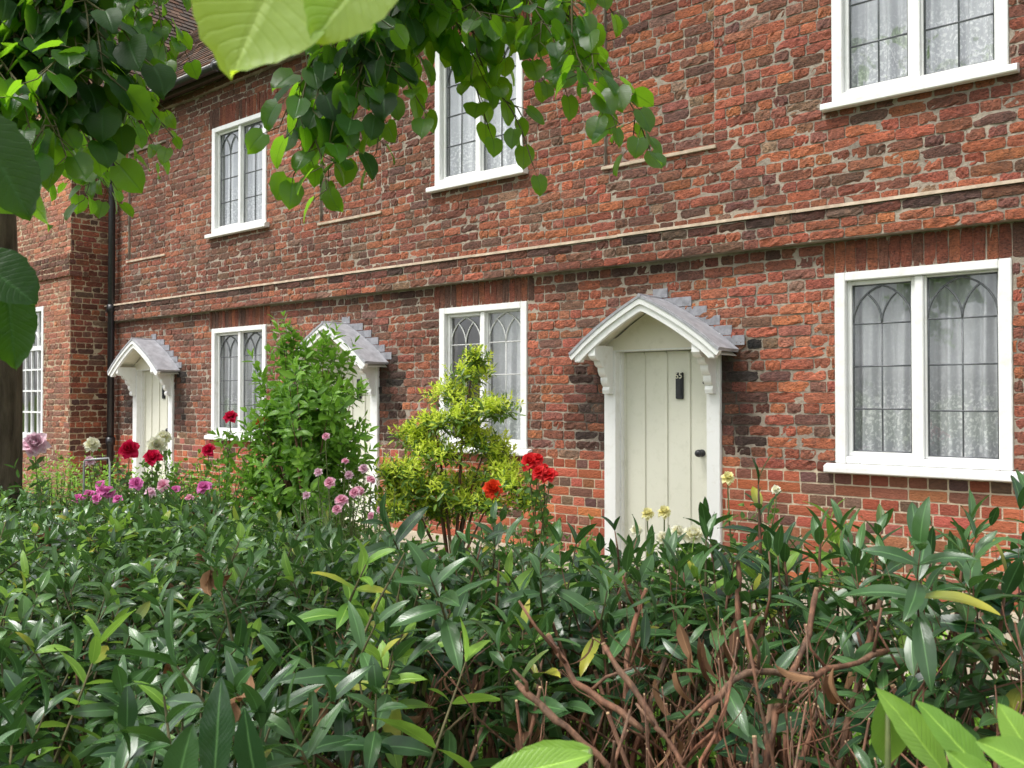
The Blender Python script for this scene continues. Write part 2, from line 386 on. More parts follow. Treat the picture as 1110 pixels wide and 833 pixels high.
# facade measurements (x along the wall, z above ground)
WZ0,WZ1=1.195,2.385            # ground floor window opening
UZ0,UZ1=3.47,4.665             # upper windows
WINS=[(-2.229,-1.228),(-5.742,-4.745),(-9.387,-8.337)]
UWINS=[(-2.24,-1.235),(-5.80,-4.79),(-9.40,-8.345)]
DOORS=[-3.50,-7.02,-10.69]
DW=.48; DTOP=1.945
BAND0,BAND1=2.585,2.80
WTOP=5.10; WX0,WX1=-11.80,1.6
holes=[(a,b,WZ0,WZ1) for a,b in WINS]+[(a,b,UZ0,UZ1) for a,b in UWINS]+[(c-DW,c+DW,.0,DTOP+.12) for c in DOORS]+[(1.05,1.6,UZ0,UZ1)][:0]
panels=[(c-.46,c+.46,3.345,4.72) for c in (-3.53,-6.98,-10.9)]
archs=[(a-.07,b+.07,WZ1,BAND0) for a,b in WINS]+[(a-.07,b+.07,UZ1,UZ1+.225) for a,b in UWINS]
def P_main(u,z,d): 
    if np.ndim(u): return np.stack([u,-d,z],-1)
    return (u,-d,z)
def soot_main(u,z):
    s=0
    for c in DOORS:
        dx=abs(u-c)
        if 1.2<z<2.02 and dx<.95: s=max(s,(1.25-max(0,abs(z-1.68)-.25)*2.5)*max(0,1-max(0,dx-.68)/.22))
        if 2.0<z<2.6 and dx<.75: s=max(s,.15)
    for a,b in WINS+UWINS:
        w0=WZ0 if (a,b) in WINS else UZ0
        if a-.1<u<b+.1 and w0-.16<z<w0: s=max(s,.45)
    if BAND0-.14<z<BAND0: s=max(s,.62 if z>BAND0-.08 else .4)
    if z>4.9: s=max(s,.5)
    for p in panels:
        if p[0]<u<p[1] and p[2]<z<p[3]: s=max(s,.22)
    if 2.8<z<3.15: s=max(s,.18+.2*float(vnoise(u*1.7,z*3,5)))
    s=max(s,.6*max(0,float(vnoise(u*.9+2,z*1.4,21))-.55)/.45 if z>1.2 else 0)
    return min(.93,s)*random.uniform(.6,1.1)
old_main=lambda u,z: z>1.16
inset_main=lambda u,z: -.03 if any(p[0]<u<p[1] and p[2]<z<p[3] for p in panels) else 0.0

terrace=empty('brick_terrace',(-5,0,0),label='long two storey weathered red brick almshouse row with white porches and leaded windows',cat='building')
hh=holes+archs+[(-20,20,BAND0,BAND1)]
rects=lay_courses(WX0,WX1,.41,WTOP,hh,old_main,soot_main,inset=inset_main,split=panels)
for a in archs: soldiers(rects,*a,soot=.42)
# courses inside the band zone (behind it) are skipped; wall brick mesh
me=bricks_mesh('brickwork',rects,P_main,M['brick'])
wall=link('brick_wall',me,terrace)
mb=MB(); backing(mb,WX0,WX1,-.05,WTOP,holes,panels,P_main)
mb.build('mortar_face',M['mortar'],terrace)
# string course
rects=lay_courses(WX0,WX1,BAND0,BAND1-.018,[],lambda u,z:True,lambda u,z:(.72 if z>BAND1-.085 else .16)*random.uniform(.6,1.25),off=.080,course=.0655)
sc=link('string_course',bricks_mesh('string_course',rects,P_main,M['brick']),terrace)
mb=MB(); mb.box(WX0,WX1,-.078,.0,BAND0+.004,BAND1-.02); mb.build('mortar_bed',M['mortar'],sc)
mb=MB()
x=WX0
while x<WX1:
    L=random.uniform(.8,1.5); z=BAND1+random.uniform(-.002,.002)
    mb.add([(x,-.096,z-.016),(min(x+L,WX1),-.096,z-.016),(min(x+L,WX1),.0,z-.016),(x,.0,z-.016),(x,-.094,z+.004),(min(x+L,WX1),-.094,z+.004),(min(x+L,WX1),-.004,z+.022),(x,-.004,z+.022)],[(0,3,2,1),(4,5,6,7),(0,1,5,4),(1,2,6,5),(3,0,4,7)])
    x+=L+.002
mb.build('stone_capping',M['stone'],sc)
for p in panels:
    mb=MB(); mb.box(p[0]-.02,p[1]+.02,-.022,.03,p[2]-.022,p[2]+.004,0,.003); mb.build('panel_sill',M['stone'],terrace)
# plinth, shell, floor inside
mb=MB(); mb.box(WX0,WX1,-.035,.1,-.05,.408,0,.01); mb.build('plinth',M['plinth'],terrace)
mb=MB(); mb.box(WX0,WX1,6.0,6.2,0,WTOP); mb.box(WX1,WX1+.2,.0,6.2,0,WTOP); mb.box(WX0-.2,WX0,.23,6.2,0,WTOP)
mb.box(WX0,WX1,.23,6.0,2.56,2.66); mb.box(WX0,WX1,.23,6.0,5.0,5.08); mb.box(WX0,WX1,1.9,2.0,0,5.0); mb.build('inner_wall',M['interior'],terrace)
mb=MB(); 
# wall core round the openings keeps light out
mb.add([(WX0,.22,-.05),(WX1,.22,-.05)]+[],[]) if False else None
# eaves: corbel courses, soffit, gutter
ER=5.23
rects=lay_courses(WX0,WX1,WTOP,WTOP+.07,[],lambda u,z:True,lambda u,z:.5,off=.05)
eo=link('corbel_course',bricks_mesh('corbel_course',rects,P_main,M['brick']),terrace)
mb=MB(); mb.box(WX0,WX1,-.048,.1,WTOP+.002,WTOP+.075); mb.build('mortar_bed',M['mortar'],eo)
mb=MB(); mb.box(WX0,WX1,-.20,.1,WTOP+.078,WTOP+.10); mb.box(WX0,WX1,-.205,-.185,WTOP+.02,WTOP+.125); mb.build('soffit_board',M['soffit'],terrace)
def gutter(mb,rim,x0,x1,y,z,r=.06,n=9):
    pts=[(y+r*math.cos(math.pi+math.pi*i/n), z+r*math.sin(math.pi+math.pi*i/n)) for i in range(n+1)]
    pts+= [(y+(r-.006)*math.cos(2*math.pi-math.pi*i/n), z+(r-.006)*math.sin(2*math.pi-math.pi*i/n)) for i in range(n+1)]
    V=[(x0,*p) for p in pts]+[(x1,*p) for p in pts]; k=len(pts)
    mb.add(V,[(i,(i+1)%k,(i+1)%k+k,i+k) for i in range(k)])
    rim.tube([(x0,y-r,z),(x1,y-r,z)],.007,8)
g=MB(); rm=MB(); gutter(g,rm,WX0+.05,WX1,-.275,ER-.03)
for x in np.arange(WX0+1.1,WX1,1.83): g.tube([(x-.03,-.275,ER-.035),(x+.03,-.275,ER-.035)],.068,14)
go=g.build('gutter',M['black'],terrace,True); rm.build('gutter_rim',M['rim'],go,True)

def roof_tiles(name,O,U,S,Nn,width,slope_len,parent,inside=lambda u,s:True,gauge=.105,tw=.165):
    """O eave corner, U unit along eave, S unit up the slope, Nn outward normal"""
    O,U,S,Nn=[np.array(q,float) for q in (O,U,S,Nn)]
    V=[];C=[];Q=[];n=0;k=0;s=0
    while s<slope_len:
        u=-(tw/2 if k%2 else 0)
        while u<width:
            if inside(u+tw/2,s):
                g=random.uniform(.002,.005); lift=random.uniform(.016,.026); j=random.uniform(-.004,.004)
                t=np.array([(u+g,s+j,0),(u+tw-g,s+j,0),(u+g,s+j,lift),(u+tw-g,s+j,lift),(u+g,s+gauge+.02,.006),(u+tw-g,s+gauge+.02,.006)])
                for q in t: V.append(O+U*q[0]+S*q[1]+Nn*q[2])
                c=np.array(random.choice([(.16,.10,.075),(.20,.125,.09),(.125,.095,.08),(.24,.13,.085),(.15,.12,.10)]))*random.uniform(.7,1.25)
                C+= [c]*6
                Q+= [(n,n+1,n+3,n+2),(n+2,n+3,n+5,n+4)]; n+=6
            u+=tw
        s+=gauge; k+=1
    return link(name,np_mesh(name,np.array(V),np.array(Q),M['tile'],{'bcol':np.array(C)},smooth=False),parent)
c45=math.cos(R(45))
rf=roof_tiles('roof',(WX0-.9,-.25,ER-.02),(1,0,0),(0,c45,c45),(0,-c45,c45),14.4,4.55,terrace)
mb=MB(); L=4.55*c45
mb.add([(WX0-.9,-.25,ER-.04),(WX1+.1,-.25,ER-.04),(WX1+.1,-.25+L,ER-.04+L),(WX0-.9,-.25+L,ER-.04+L)],[(0,1,2,3)])
mb.add([(WX0-.9,6.3,ER-.04),(WX1+.1,6.3,ER-.04),(WX1+.1,-.25+L,ER-.04+L),(WX0-.9,-.25+L,ER-.04+L)],[(3,2,1,0)])
mb.add([(WX1+.1,-.0,5.05),(WX1+.1,6.2,5.05),(WX1+.1,3.0,ER+3)],[(0,1,2)])
mb.build('roof_deck',M['soffit'],rf)
mb=MB(); x=WX0-.9
while x<WX1: mb.tube([(x,-.25+L,ER-.03+L),(x+.43,-.25+L,ER-.03+L)],.09,10); x+=.44
mb.build('ridge_tile',mat_simple('ridge_tile_clay',(.26,.10,.06),(.36,.17,.11),12,.9,.4,.004,.2),rf,True)
# downpipe in the corner
mb=MB(); mb.tube([(-11.62,-.275,5.16),(-11.62,-.275,5.05),(-11.60,-.11,4.80),(-11.60,-.10,4.6),(-11.60,-.10,-.02)],.042,12)
for z in (4.4,2.75,1.05): mb.tube([(-11.60,-.10,z-.05),(-11.60,-.10,z+.05)],.056,12)
mb.build('downpipe',M['black'],terrace,True)

# ------------------------------------------------------------------ windows
def arc(cx,cz,r,a0,a1,n=8): return [(cx+r*math.cos(a0+(a1-a0)*i/n),cz+r*math.sin(a0+(a1-a0)*i/n)) for i in range(n+1)]
def make_window(X0,X1,Z0,Z1,parent,came,curtain='full',label=None,seed=0):
    fw=.066; fr=MB(); face=-.016; back=.095
    fr.box(X0,X0+fw,face,back,Z0,Z1,0,.004); fr.box(X1-fw,X1,face,back,Z0,Z1,0,.004)
    fr.box(X0+fw,X1-fw,face,back,Z1-fw*.8,Z1,0,.004); fr.box(X0+fw,X1-fw,face+.002,back,Z0,Z0+.045,0,.004)
    xm=(X0+X1)/2; fr.box(xm-.024,xm+.024,face+.02,back,Z0+.045,Z1-fw*.8,0,.004)
    w=fr.build('window',M['white'],parent,label=label)
    lx=[(X0+fw,xm-.024),(xm+.024,X1-fw)]; za,zb=Z0+.045,Z1-fw*.8
    cs=MB(); 
    lights=[]
    for i,(a,b) in enumerate(lx):
        c=.027 if i==0 else .013
        cs.box(a,a+c,.026,.07,za,zb,0,.003); cs.box(b-c,b,.026,.07,za,zb,0,.003)
        cs.box(a+c,b-c,.027,.07,zb-c,zb,0,.003); cs.box(a+c,b-c,.027,.07,za,za+c*1.1,0,.003)
        lights.append((a+c,b-c,za+c*1.1,zb-c))
    cs.build('casement',M['white'],w)
    gl=MB(); ld=MB()
    rs=random.Random(seed)
    for (a,b,c,d) in lights:
        t=[rs.uniform(-.0012,.0012) for _ in range(4)]
        gl.add([(a,.052+t[0],c),(b,.052+t[1],c),(b,.052+t[2],d),(a,.052+t[3],d)],[(0,1,2,3)])
        wd=b-a; h=d-c; top=h*.235; r=.0058; y=.047
        hs=[c+(h-top)*k/3 for k in (1,2)]+[d-top]
        for z in hs: ld.tube([(a,y,z),(b,y,z)],r,6)
        m=(a+b)/2; ld.tube([(m,y,c),(m,y,d-top)],r*.9,6)
        for e in (a+.004,b-.004): ld.tube([(e,y,c),(e,y,d)],r,6)
        for e in (c+.003,d-.003): ld.tube([(a,y,e),(b,y,e)],r,6)
        # intersecting gothic tracery: equal arcs springing from both sides and the centre
        ap=top*.96; rad=(wd*wd/4+ap*ap)/wd; cz=d-top
        th=math.asin(min(1,ap/rad)); 
        def curve(x0,sgn,frac=1.0):
            # springs at x0 and leans in direction sgn, apex offset wd/2
            cx=x0+sgn*rad; pts=[]
            for i in range(9):
                g=th*frac*i/8; pts.append((cx-sgn*rad*math.cos(g),y-.001,cz+rad*math.sin(g)))
            return pts
        ld.tube(curve(a,1),r*1.15,6); ld.tube(curve(b,-1),r*1.15,6)
        q=math.asin(min(1,rad*math.sin(math.acos((rad-wd/4)/rad))/rad))/th
        ld.tube(curve(m,-1,q),r*1.15,6); ld.tube(curve(m,1,q),r*1.15,6)
    gl.build('pane',M['glass'],w); ld.build('leading',came,w,True)
    # sill
    sl=MB(); e=.055
    sl.prism([(.10,Z0-.050),(-.062,Z0-.058),(-.068,Z0-.052),(-.068,Z0-.022),(-.060,Z0-.014),(-.016,Z0-.002),(.10,Z0-.002)],'x',X0-e,X1+e)
    sl.build('sill',M['white'],w)
    # net curtain(s)
    if curtain:
        spans=[(X0+.03,X1-.03)] if curtain=='full' else ([(X0+.03,X0+.33),(X1-.36,X1-.03)] if curtain=='open' else [(xm+.01,X1-.03)])
        V=[];Q=[];n=0
        for (a,b) in spans:
            nx=int((b-a)/.006); zt,zb2=Z1-.02,Z0+.01; nz=10
            ph=rs.uniform(0,6); 
            for j in range(nz+1):
                f=j/nz; z=zt+(zb2-zt)*f
                for i in range(nx+1):
                    x=a+(b-a)*i/nx
                    d=.024*math.sin(x*52+ph+1.2*math.sin(x*13))+.011*math.sin(x*97+ph*2)+.012*math.sin(x*19+ph+f*1.5)
                    V.append((x+.006*math.sin(f*4+x*30),.125+d*(.6+.5*f),z))
            for j in range(nz):
                for i in range(nx):
                    k=n+j*(nx+1)+i; Q.append((k,k+1,k+nx+2,k+nx+1))
            n=len(V)
        link('net_curtain',np_mesh('net_curtain',np.array(V),np.array(Q),M['net']),w)
    return w
make_window(*WINS[0],WZ0,WZ1,terrace,M['came'],'full',seed=1)
make_window(*WINS[1],WZ0,WZ1,terrace,M['came2'],'right',seed=2)
make_window(*WINS[2],WZ0,WZ1,terrace,M['came'],'full',seed=3)
make_window(*UWINS[0],UZ0,UZ1,terrace,M['came'],'full',seed=4)
make_window(*UWINS[1],UZ0,UZ1,terrace,M['came'],'full',seed=5)
make_window(*UWINS[2],UZ0,UZ1,terrace,M['came'],'full',seed=6)

# ------------------------------------------------------------------ doors and porches
PROF=[(0,.718),(.03,.708),(.09,.678),(.17,.636),(.27,.579),(.38,.509),(.50,.424),(.575,.362),(.614,.332)]
def roofz(s):
    s=abs(s)
    for (a,b),(c,d) in zip(PROF[:-1],PROF[1:]):
        if s<=c: return b+(d-b)*(s-a)/(c-a)
    return PROF[-1][1]
def make_door(c,number=None,knob_x=.29):
    D0=-.105   # door leaf recess: y = +
    L0,L1=c-.375,c+.375; z1=DTOP
    fr=MB()   # posts and head
    for a,b in ((c-DW,L0),(L1,c+DW)): fr.box(a+.002,b,-.028,.14,.0,DTOP+.10,0,.004)
    fr.box(L0,L1,-.026,.14,DTOP,DTOP+.10,0,.004)
    for a,b in ((L0,L0+.014),(L1-.014,L1)): fr.box(a,b,.03,.07,.15,DTOP-.001)
    f=fr.build('door_frame',M['white'],terrace)
    d=MB(); y=.072
    w=(L1-L0)/4
    for i in range(4): d.box(L0+i*w+.0015,L0+(i+1)*w-.0015,y,y+.04,.14,z1-.003,0,.004)
    for i in range(1,4): d.box(L0+i*w-.014,L0+i*w+.014,y-.010,y+.001,.14,z1-.02,0,.004)
    d.box(L0,L0+.035,y-.006,y+.001,.14,z1-.003,0,.003); d.box(L1-.035,L1,y-.006,y+.001,.14,z1-.003,0,.003)
    d=d.build('door',M['sage'],terrace)
    th=MB(); th.box(c-DW-.04,c+DW+.04,-.28,.14,.0,.14,0,.01); th.build('doorstep',M['plinth'],terrace)
    lp=MB(); lx=c+.115; lp.box(lx-.030,lx+.030,y-.018,y-.001,EYE-.005,EYE+.185,0,.004); lp.box(lx-.018,lx+.018,y-.023,y-.017,EYE+.02,EYE+.14,0,.002)
    lp.build('letter_plate',M['black'],d)
    kn=MB(); kx=c+knob_x; kz=EYE-.385
    prof=[(0,.026),(.010,.026),(.014,.010),(.034,.009),(.040,.020),(.052,.027),(.066,.024),(.074,.012),(.076,.001)]
    kn.tube([(kx,y-.001-p,kz) for p,_ in prof],[r for _,r in prof],14); kn.build('knob',M['black'],d,True)
    kh=MB(); kh.tube([(kx+.02,y-.001,EYE+.11),(kx+.02,y-.012,EYE+.11)],[.012,.010],12); kh.build('lock',M['black'],d,True)
    if number:
        cu=bpy.data.curves.new('house_number','FONT'); cu.body=number; cu.size=.062; cu.extrude=.003; cu.align_x='CENTER'
        cu.materials.append(M['digit'])
        tmp=bpy.data.objects.new('tmp',cu); COL.objects.link(tmp)
        bpy.context.view_layer.update()
        me=bpy.data.meshes.new_from_object(tmp.evaluated_get(bpy.context.evaluated_depsgraph_get())); bpy.data.objects.remove(tmp)
        me.transform(Matrix.Translation((lx,y-.026,EYE+.142))@Matrix.Rotation(R(90),4,'X'))
        link('house_number',me,d)
    return d
def make_canopy(c,parent=terrace):
    yf=-.27; PZ=EYE
    full=[(-s,z) for s,z in PROF[::-1]]+PROF[1:]
    # lead roof sheet: outline with thickness
    n=len(full); mbr=MB()
    up=[(c+s,PZ+z) for s,z in full]; lo=[(c+s*.985,PZ+z-.020) for s,z in full]
    mbr.prism(up+lo[::-1],'y',yf-.018,-.001) if False else None
    V=[];F=[]
    ys=[yf-.022,yf,-.14,-.004]
    for yy in ys:
        for (x_,z_) in up: V.append((x_,yy,z_+ (.004 if yy==ys[1] else 0)))
        for (x_,z_) in lo: V.append((x_,yy,z_))
    k=2*n
    for j in range(len(ys)-1):
        for i in range(n-1):
            F.append((j*k+i,j*k+i+1,(j+1)*k+i+1,(j+1)*k+i)); F.append((j*k+n+i,(j+1)*k+n+i,(j+1)*k+n+i+1,j*k+n+i+1))
        F.append((j*k,(j+1)*k,(j+1)*k+n,j*k+n)); F.append((j*k+n-1,j*k+2*n-1,(j+1)*k+2*n-1,(j+1)*k+n-1))
    for i in range(n-1): F.append((i,n+i,n+i+1,i+1))
    mbr.add(V,F)
    # standing rolls along the sheet
    for s0 in (0,):
        mbr.tube([(c,yf-.025,PZ+.716),(c,-.005,PZ+.716)],.014,8)
    cn=mbr.build('porch_canopy',M['lead'],parent)
    # bargeboard: two nested mouldings
    bb=MB()
    def board(o0,o1,y0,y1,smax):
        f2=[(s,z) for s,z in full if abs(s)<=smax+1e-6]
        a=[(c+s,PZ+z-o0) for s,z in f2]; 
        b=[(c+s*(1-.075*(o1/.1)),PZ+z-o1-(.012*(1-abs(s)/.6))) for s,z in f2]
        m=len(a)
        for yy in (y0,y1): pass
        V=[(x,y0,z) for x,z in a]+[(x,y0,z) for x,z in b]+[(x,y1,z) for x,z in a]+[(x,y1,z) for x,z in b]
        F=[]
        for i in range(m-1):
            F+= [(i,i+1,m+i+1,m+i),(2*m+i,3*m+i,3*m+i+1,2*m+i+1),(m+i,m+i+1,3*m+i+1,3*m+i),(i,2*m+i,2*m+i+1,i+1)]
        F+= [(0,m,3*m,2*m),(m-1,3*m-1,4*m-1,2*m-1)]
        bb.add(V,F)
    board(.022,.050,yf-.016,yf+.02,.614); board(.048,.098,yf-.002,yf+.03,.575)
    # drops at the feet of the bargeboards
    for s in (-1,1): bb.box(c+s*.545-.028,c+s*.545+.028,yf-.004,yf+.05,PZ+.265,PZ+.345,0,.006)
    bb.build('bargeboard',M['white'],cn)
    # boarded soffit + tympanum
    so=MB(); sf=[(c+s*.97,PZ+z-.045) for s,z in full]
    V=[(x,yf+.02,z) for x,z in sf]+[(x,-.002,z) for x,z in sf]; m=len(sf)
    so.add(V,[(i,i+m,i+m+1,i+1) for i in range(m-1)])
    ty=[(c-.55,PZ+.357)]+[(c+s*.9,PZ+z-.05) for s,z in full if z-.05>.375]+[(c+.55,PZ+.357)]
    so.prism(ty[::-1],'y',-.030,-.003)
    so.build('canopy_lining',M['cream'],cn)
    # scalloped brackets, one each side
    prof=[(-.03,.385),(yf+.012,.385),(yf+.008,.31)]
    def scal(y0,z0,y1,z1,n=6,b=.016):
        o=[]
        for i in range(1,n+1):
            t=i/n; bul=b*math.sin(math.pi*t); dy,dz=y1-y0,z1-z0; L=math.hypot(dy,dz)
            o.append((y0+dy*t+dz/L*bul*1.0, z0+dz*t-dy/L*bul*1.0))
        return o
    pts=[(yf+.008,.31),(-.195,.275),(-.145,.225),(-.105,.155),(-.075,.085)]
    for a,b in zip(pts[:-1],pts[1:]): prof+=scal(*a,*b,b=.012)
    prof+=[(-.085,.06),(-.078,.035),(-.03,.03)]
    for s in (-1,1):
        br=MB(); x0=c+s*(DW-.055)-.03
        br.prism([(p,PZ+q) for p,q in prof],'x',x0,x0+.06); br.build('bracket',M['white'],cn)
    # stepped lead flashing dressed into the brick courses
    fl=MB(); h=.0722; 
    zs=np.arange(.36,.79,h)
    for s in (-1,1):
        for z in zs:
            # outer end where roof line (raised a little) reaches this course
            z2=z+h-.006
            def s_at(zz):
                for q in np.linspace(.66,0,67):
                    if roofz(q)+(-.045 if q>.614 else 0)>=zz: return q
                return 0
            outer=max(.02,s_at(z-.055)+.012) if z<.70 else .06
            if z<.40: outer=.655
            inner=max(0.0,s_at(z2)-.22)
            if outer-inner<.03: continue
            y=-.010-random.uniform(0,.003)
            a,b=sorted((c+s*inner,c+s*outer)); fl.box(a,b,y,-.0045 if False else .0,PZ+z,PZ+z2)
    fl.build('step_flashing',M['lead_dark'],cn)
for i,c in enumerate(DOORS):
    make_door(c,'65' if i==0 else None); make_canopy(c)

# ------------------------------------------------------------------ projecting brick wing at the left
XW=-11.82; YF=-.52
wing=empty('brick_wing',(-14,-.5,0),label='taller brick wing standing forward at the left end, arched white small paned window',cat='building')
def P_front(u,z,d): return np.stack([u,YF-d,z],-1) if np.ndim(u) else (u,YF-d,z)
def P_side(u,z,d): return np.stack([XW+d,u,z],-1) if np.ndim(u) else (XW+d,u,z)
WWX=(-14.6,-13.62); 
def soot_w(u,z): return .1*random.random()+(.2 if 3.1<z<3.3 else 0)
# front window opening measured on the photo: right edge x=47 -> u
def uw(px): 
    a=math.atan((px-555)/1000); return -(DIST+YF)*math.tan(YAW-a)
wx1=uw(47); wx0=wx1-1.5; wz0=EYE+(432-470)/73.0; wz1=EYE+(432-352)/73.0+.12
ho=[(wx0,wx1,wz0,wz1)]
gab=lambda u: ER-.06+(XW-u)*math.tan(R(52))
rects=[r for r in lay_courses(-20,XW+.004,.0,7.6,ho,lambda u,z:True,soot_w) if r[3]<gab(r[0]) and r[3]<gab(r[1])]
sunlit_rects=[]  # sunlight on the wing front is put into its brick colours
for r in rects: r=list(r); r[7]=r[7]*1.25+.05; r[8]=r[8]*1.3+.025; r[9]=r[9]*1.25+.018; r[10]=.5; sunlit_rects.append(r)
link('brick_front',bricks_mesh('wing_front',sunlit_rects,P_front,M['brick']),wing)
rects=lay_courses(YF,0.25,.0,ER-.1,[],lambda u,z:True,lambda u,z:.55 if random.random()<.35 else .1)
link('brick_return',bricks_mesh('wing_return',rects,P_side,M['brick']),wing)
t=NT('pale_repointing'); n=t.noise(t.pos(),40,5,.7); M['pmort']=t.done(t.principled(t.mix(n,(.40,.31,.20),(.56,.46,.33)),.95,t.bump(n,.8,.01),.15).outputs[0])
mb=MB(); backing(mb,-20,XW,-.05,ER-.08,ho,[],P_front); backing(mb,YF,6.0,-.05,ER-.08,[],[],P_side)
mb.add([(XW,YF,ER-.08),(-20,YF,ER-.08),(-20,YF,ER+5.2),(XW-4.06,YF,ER+5.2)],[(0,1,2,3)])
mb.box(-20.2,-20,YF,6,0,5.1); mb.box(-20,XW-.05,1.5,1.6,0,5.1)
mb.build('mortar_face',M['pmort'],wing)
# plain string course on the wing
zb=EYE+1.55
rects=lay_courses(-20,XW+.03,zb,zb+.29,[],lambda u,z:True,lambda u,z:.35,off=.03)
ws=link('string_course',bricks_mesh('wing_string',rects,P_front,M['brick']),wing)
mb=MB(); mb.box(-20,XW+.028,YF-.029,YF+.001,zb+.003,zb+.287); mb.box(XW+.0,XW+.027,YF,-.30,zb+.004,zb+.286); mb.build('mortar_bed',M['pmort'],ws)
rects=lay_courses(YF-.03,-.30,zb,zb+.29,[],lambda u,z:True,lambda u,z:.35,off=.03)
link('string_return',bricks_mesh('wing_string_return',rects,P_side,M['brick']),ws)
# small paned window
fr=MB(); a,b,c_,d_=wx0,wx1,wz0,wz1
fr.box(a,a+.06,YF-.01,YF+.1,c_,d_,0,.004); fr.box(b-.06,b,YF-.01,YF+.1,c_,d_,0,.004); fr.box(a+.06,b-.06,YF-.008,YF+.1,d_-.06,d_,0,.004); fr.box(a-.05,b+.05,YF-.06,YF+.1,c_-.12,c_+.05,0,.004)
ww=fr.build('window',M['white'],wing)
gb=MB(); nb=7
for i in range(1,nb): x=a+.06+(b-a-.12)*i/nb; gb.box(x-.011,x+.011,YF+.03,YF+.06,c_+.05,d_-.06)
tz=c_+.05+(d_-c_-.11)*.70; gb.box(a+.06,b-.06,YF+.012,YF+.075,tz-.03,tz+.03,0,.004)
for k in (1,2,3): z=c_+.05+(tz-c_-.05)*k/4; gb.box(a+.06,b-.06,YF+.029,YF+.061,z-.011,z+.011)
for i in range(nb):
    x0=a+.06+(b-a-.12)*i/nb; w_=(b-a-.12)/nb
    for s in (0,1):
        gb.tube([(x0+(w_-math.cos(g)*w_ if s==0 else math.cos(g)*w_),YF+.045,tz+.05+math.sin(g)*w_) for g in np.linspace(0,R(60),6)],.011,6)
gb.build('glazing_bars',M['white'],ww)
gp=MB(); gp.add([(a+.05,YF+.05,c_),(b-.05,YF+.05,c_),(b-.05,YF+.05,d_),(a+.05,YF+.05,d_)],[(0,1,2,3)]); gp.build('pane',M['glass'],ww)
# wing roof, slope facing right, ridge running back
p55=R(52)
rw=roof_tiles('roof',(XW+.25,-1.0,ER+.02),(0,1,0),(-math.cos(p55),0,math.sin(p55)),(math.sin(p55),0,math.cos(p55)),9,6.6,wing,inside=lambda u,s: s*math.sin(p55)>(u-1.0)-.2 and not (u<.75 and s<2.6))
mb=MB(); L=6.6
xr=XW+.25-L*math.cos(p55); zr=ER+L*math.sin(p55)
mb.add([(XW+.22,-.0,ER),(XW+.22,8,ER),(xr,8,zr-.02),(xr,.0,zr-.02)],[(0,1,2,3)])
mb.add([(xr-(XW-xr),-.4,ER),(xr-(XW-xr),8,ER),(xr,8,zr-.02),(xr,-.4,zr-.02)],[(3,2,1,0)])
mb.build('roof_deck',M['soffit'],rw)

# ------------------------------------------------------------------ ground
def sheet(name,x0,x1,y0,y1,z,mat,nx=2,ny=2,amp=0,**k):
    xs=np.linspace(x0,x1,nx); ys=np.linspace(y0,y1,ny); X,Y=np.meshgrid(xs,ys)
    Z=z+amp*(vnoise(X*3,Y*3,1)-.5+.5*(vnoise(X*11,Y*11,2)-.5)); V=np.stack([X,Y,Z],-1).reshape(-1,3)
    Q=np.array([(j*nx+i,j*nx+i+1,(j+1)*nx+i+1,(j+1)*nx+i) for j in range(ny-1) for i in range(nx-1)])
    return link(name,np_mesh(name,V,Q,mat),None,**k)
sheet('ground',-400,400,-400,400,-.02,M['lawn'],kind='structure')
sheet('flower_bed',-16,3,-5.6,-1.5,.03,M['soil'],190,42,.06,kind='structure')
mb=MB(); x=-12
while x<3:
    for y0,y1 in ((-1.38,-.78),(-.77,-.06)):
        mb.box(x+.006,x+.59,y0+.005,y1-.005,-.02,.012+random.uniform(-.003,.003),0,.006)
    x+=.6
mb.box(-12,3,-1.4,-.03,-.02,-.004); mb.build('path',M['path'],None,kind='structure')
mb=MB(); x=-12
while x<3: mb.box(x+.004,x+.9,-1.49,-1.41,-.02,.10,0,.01); x+=.905
mb.build('path_edging',M['plinth'],None,kind='structure')

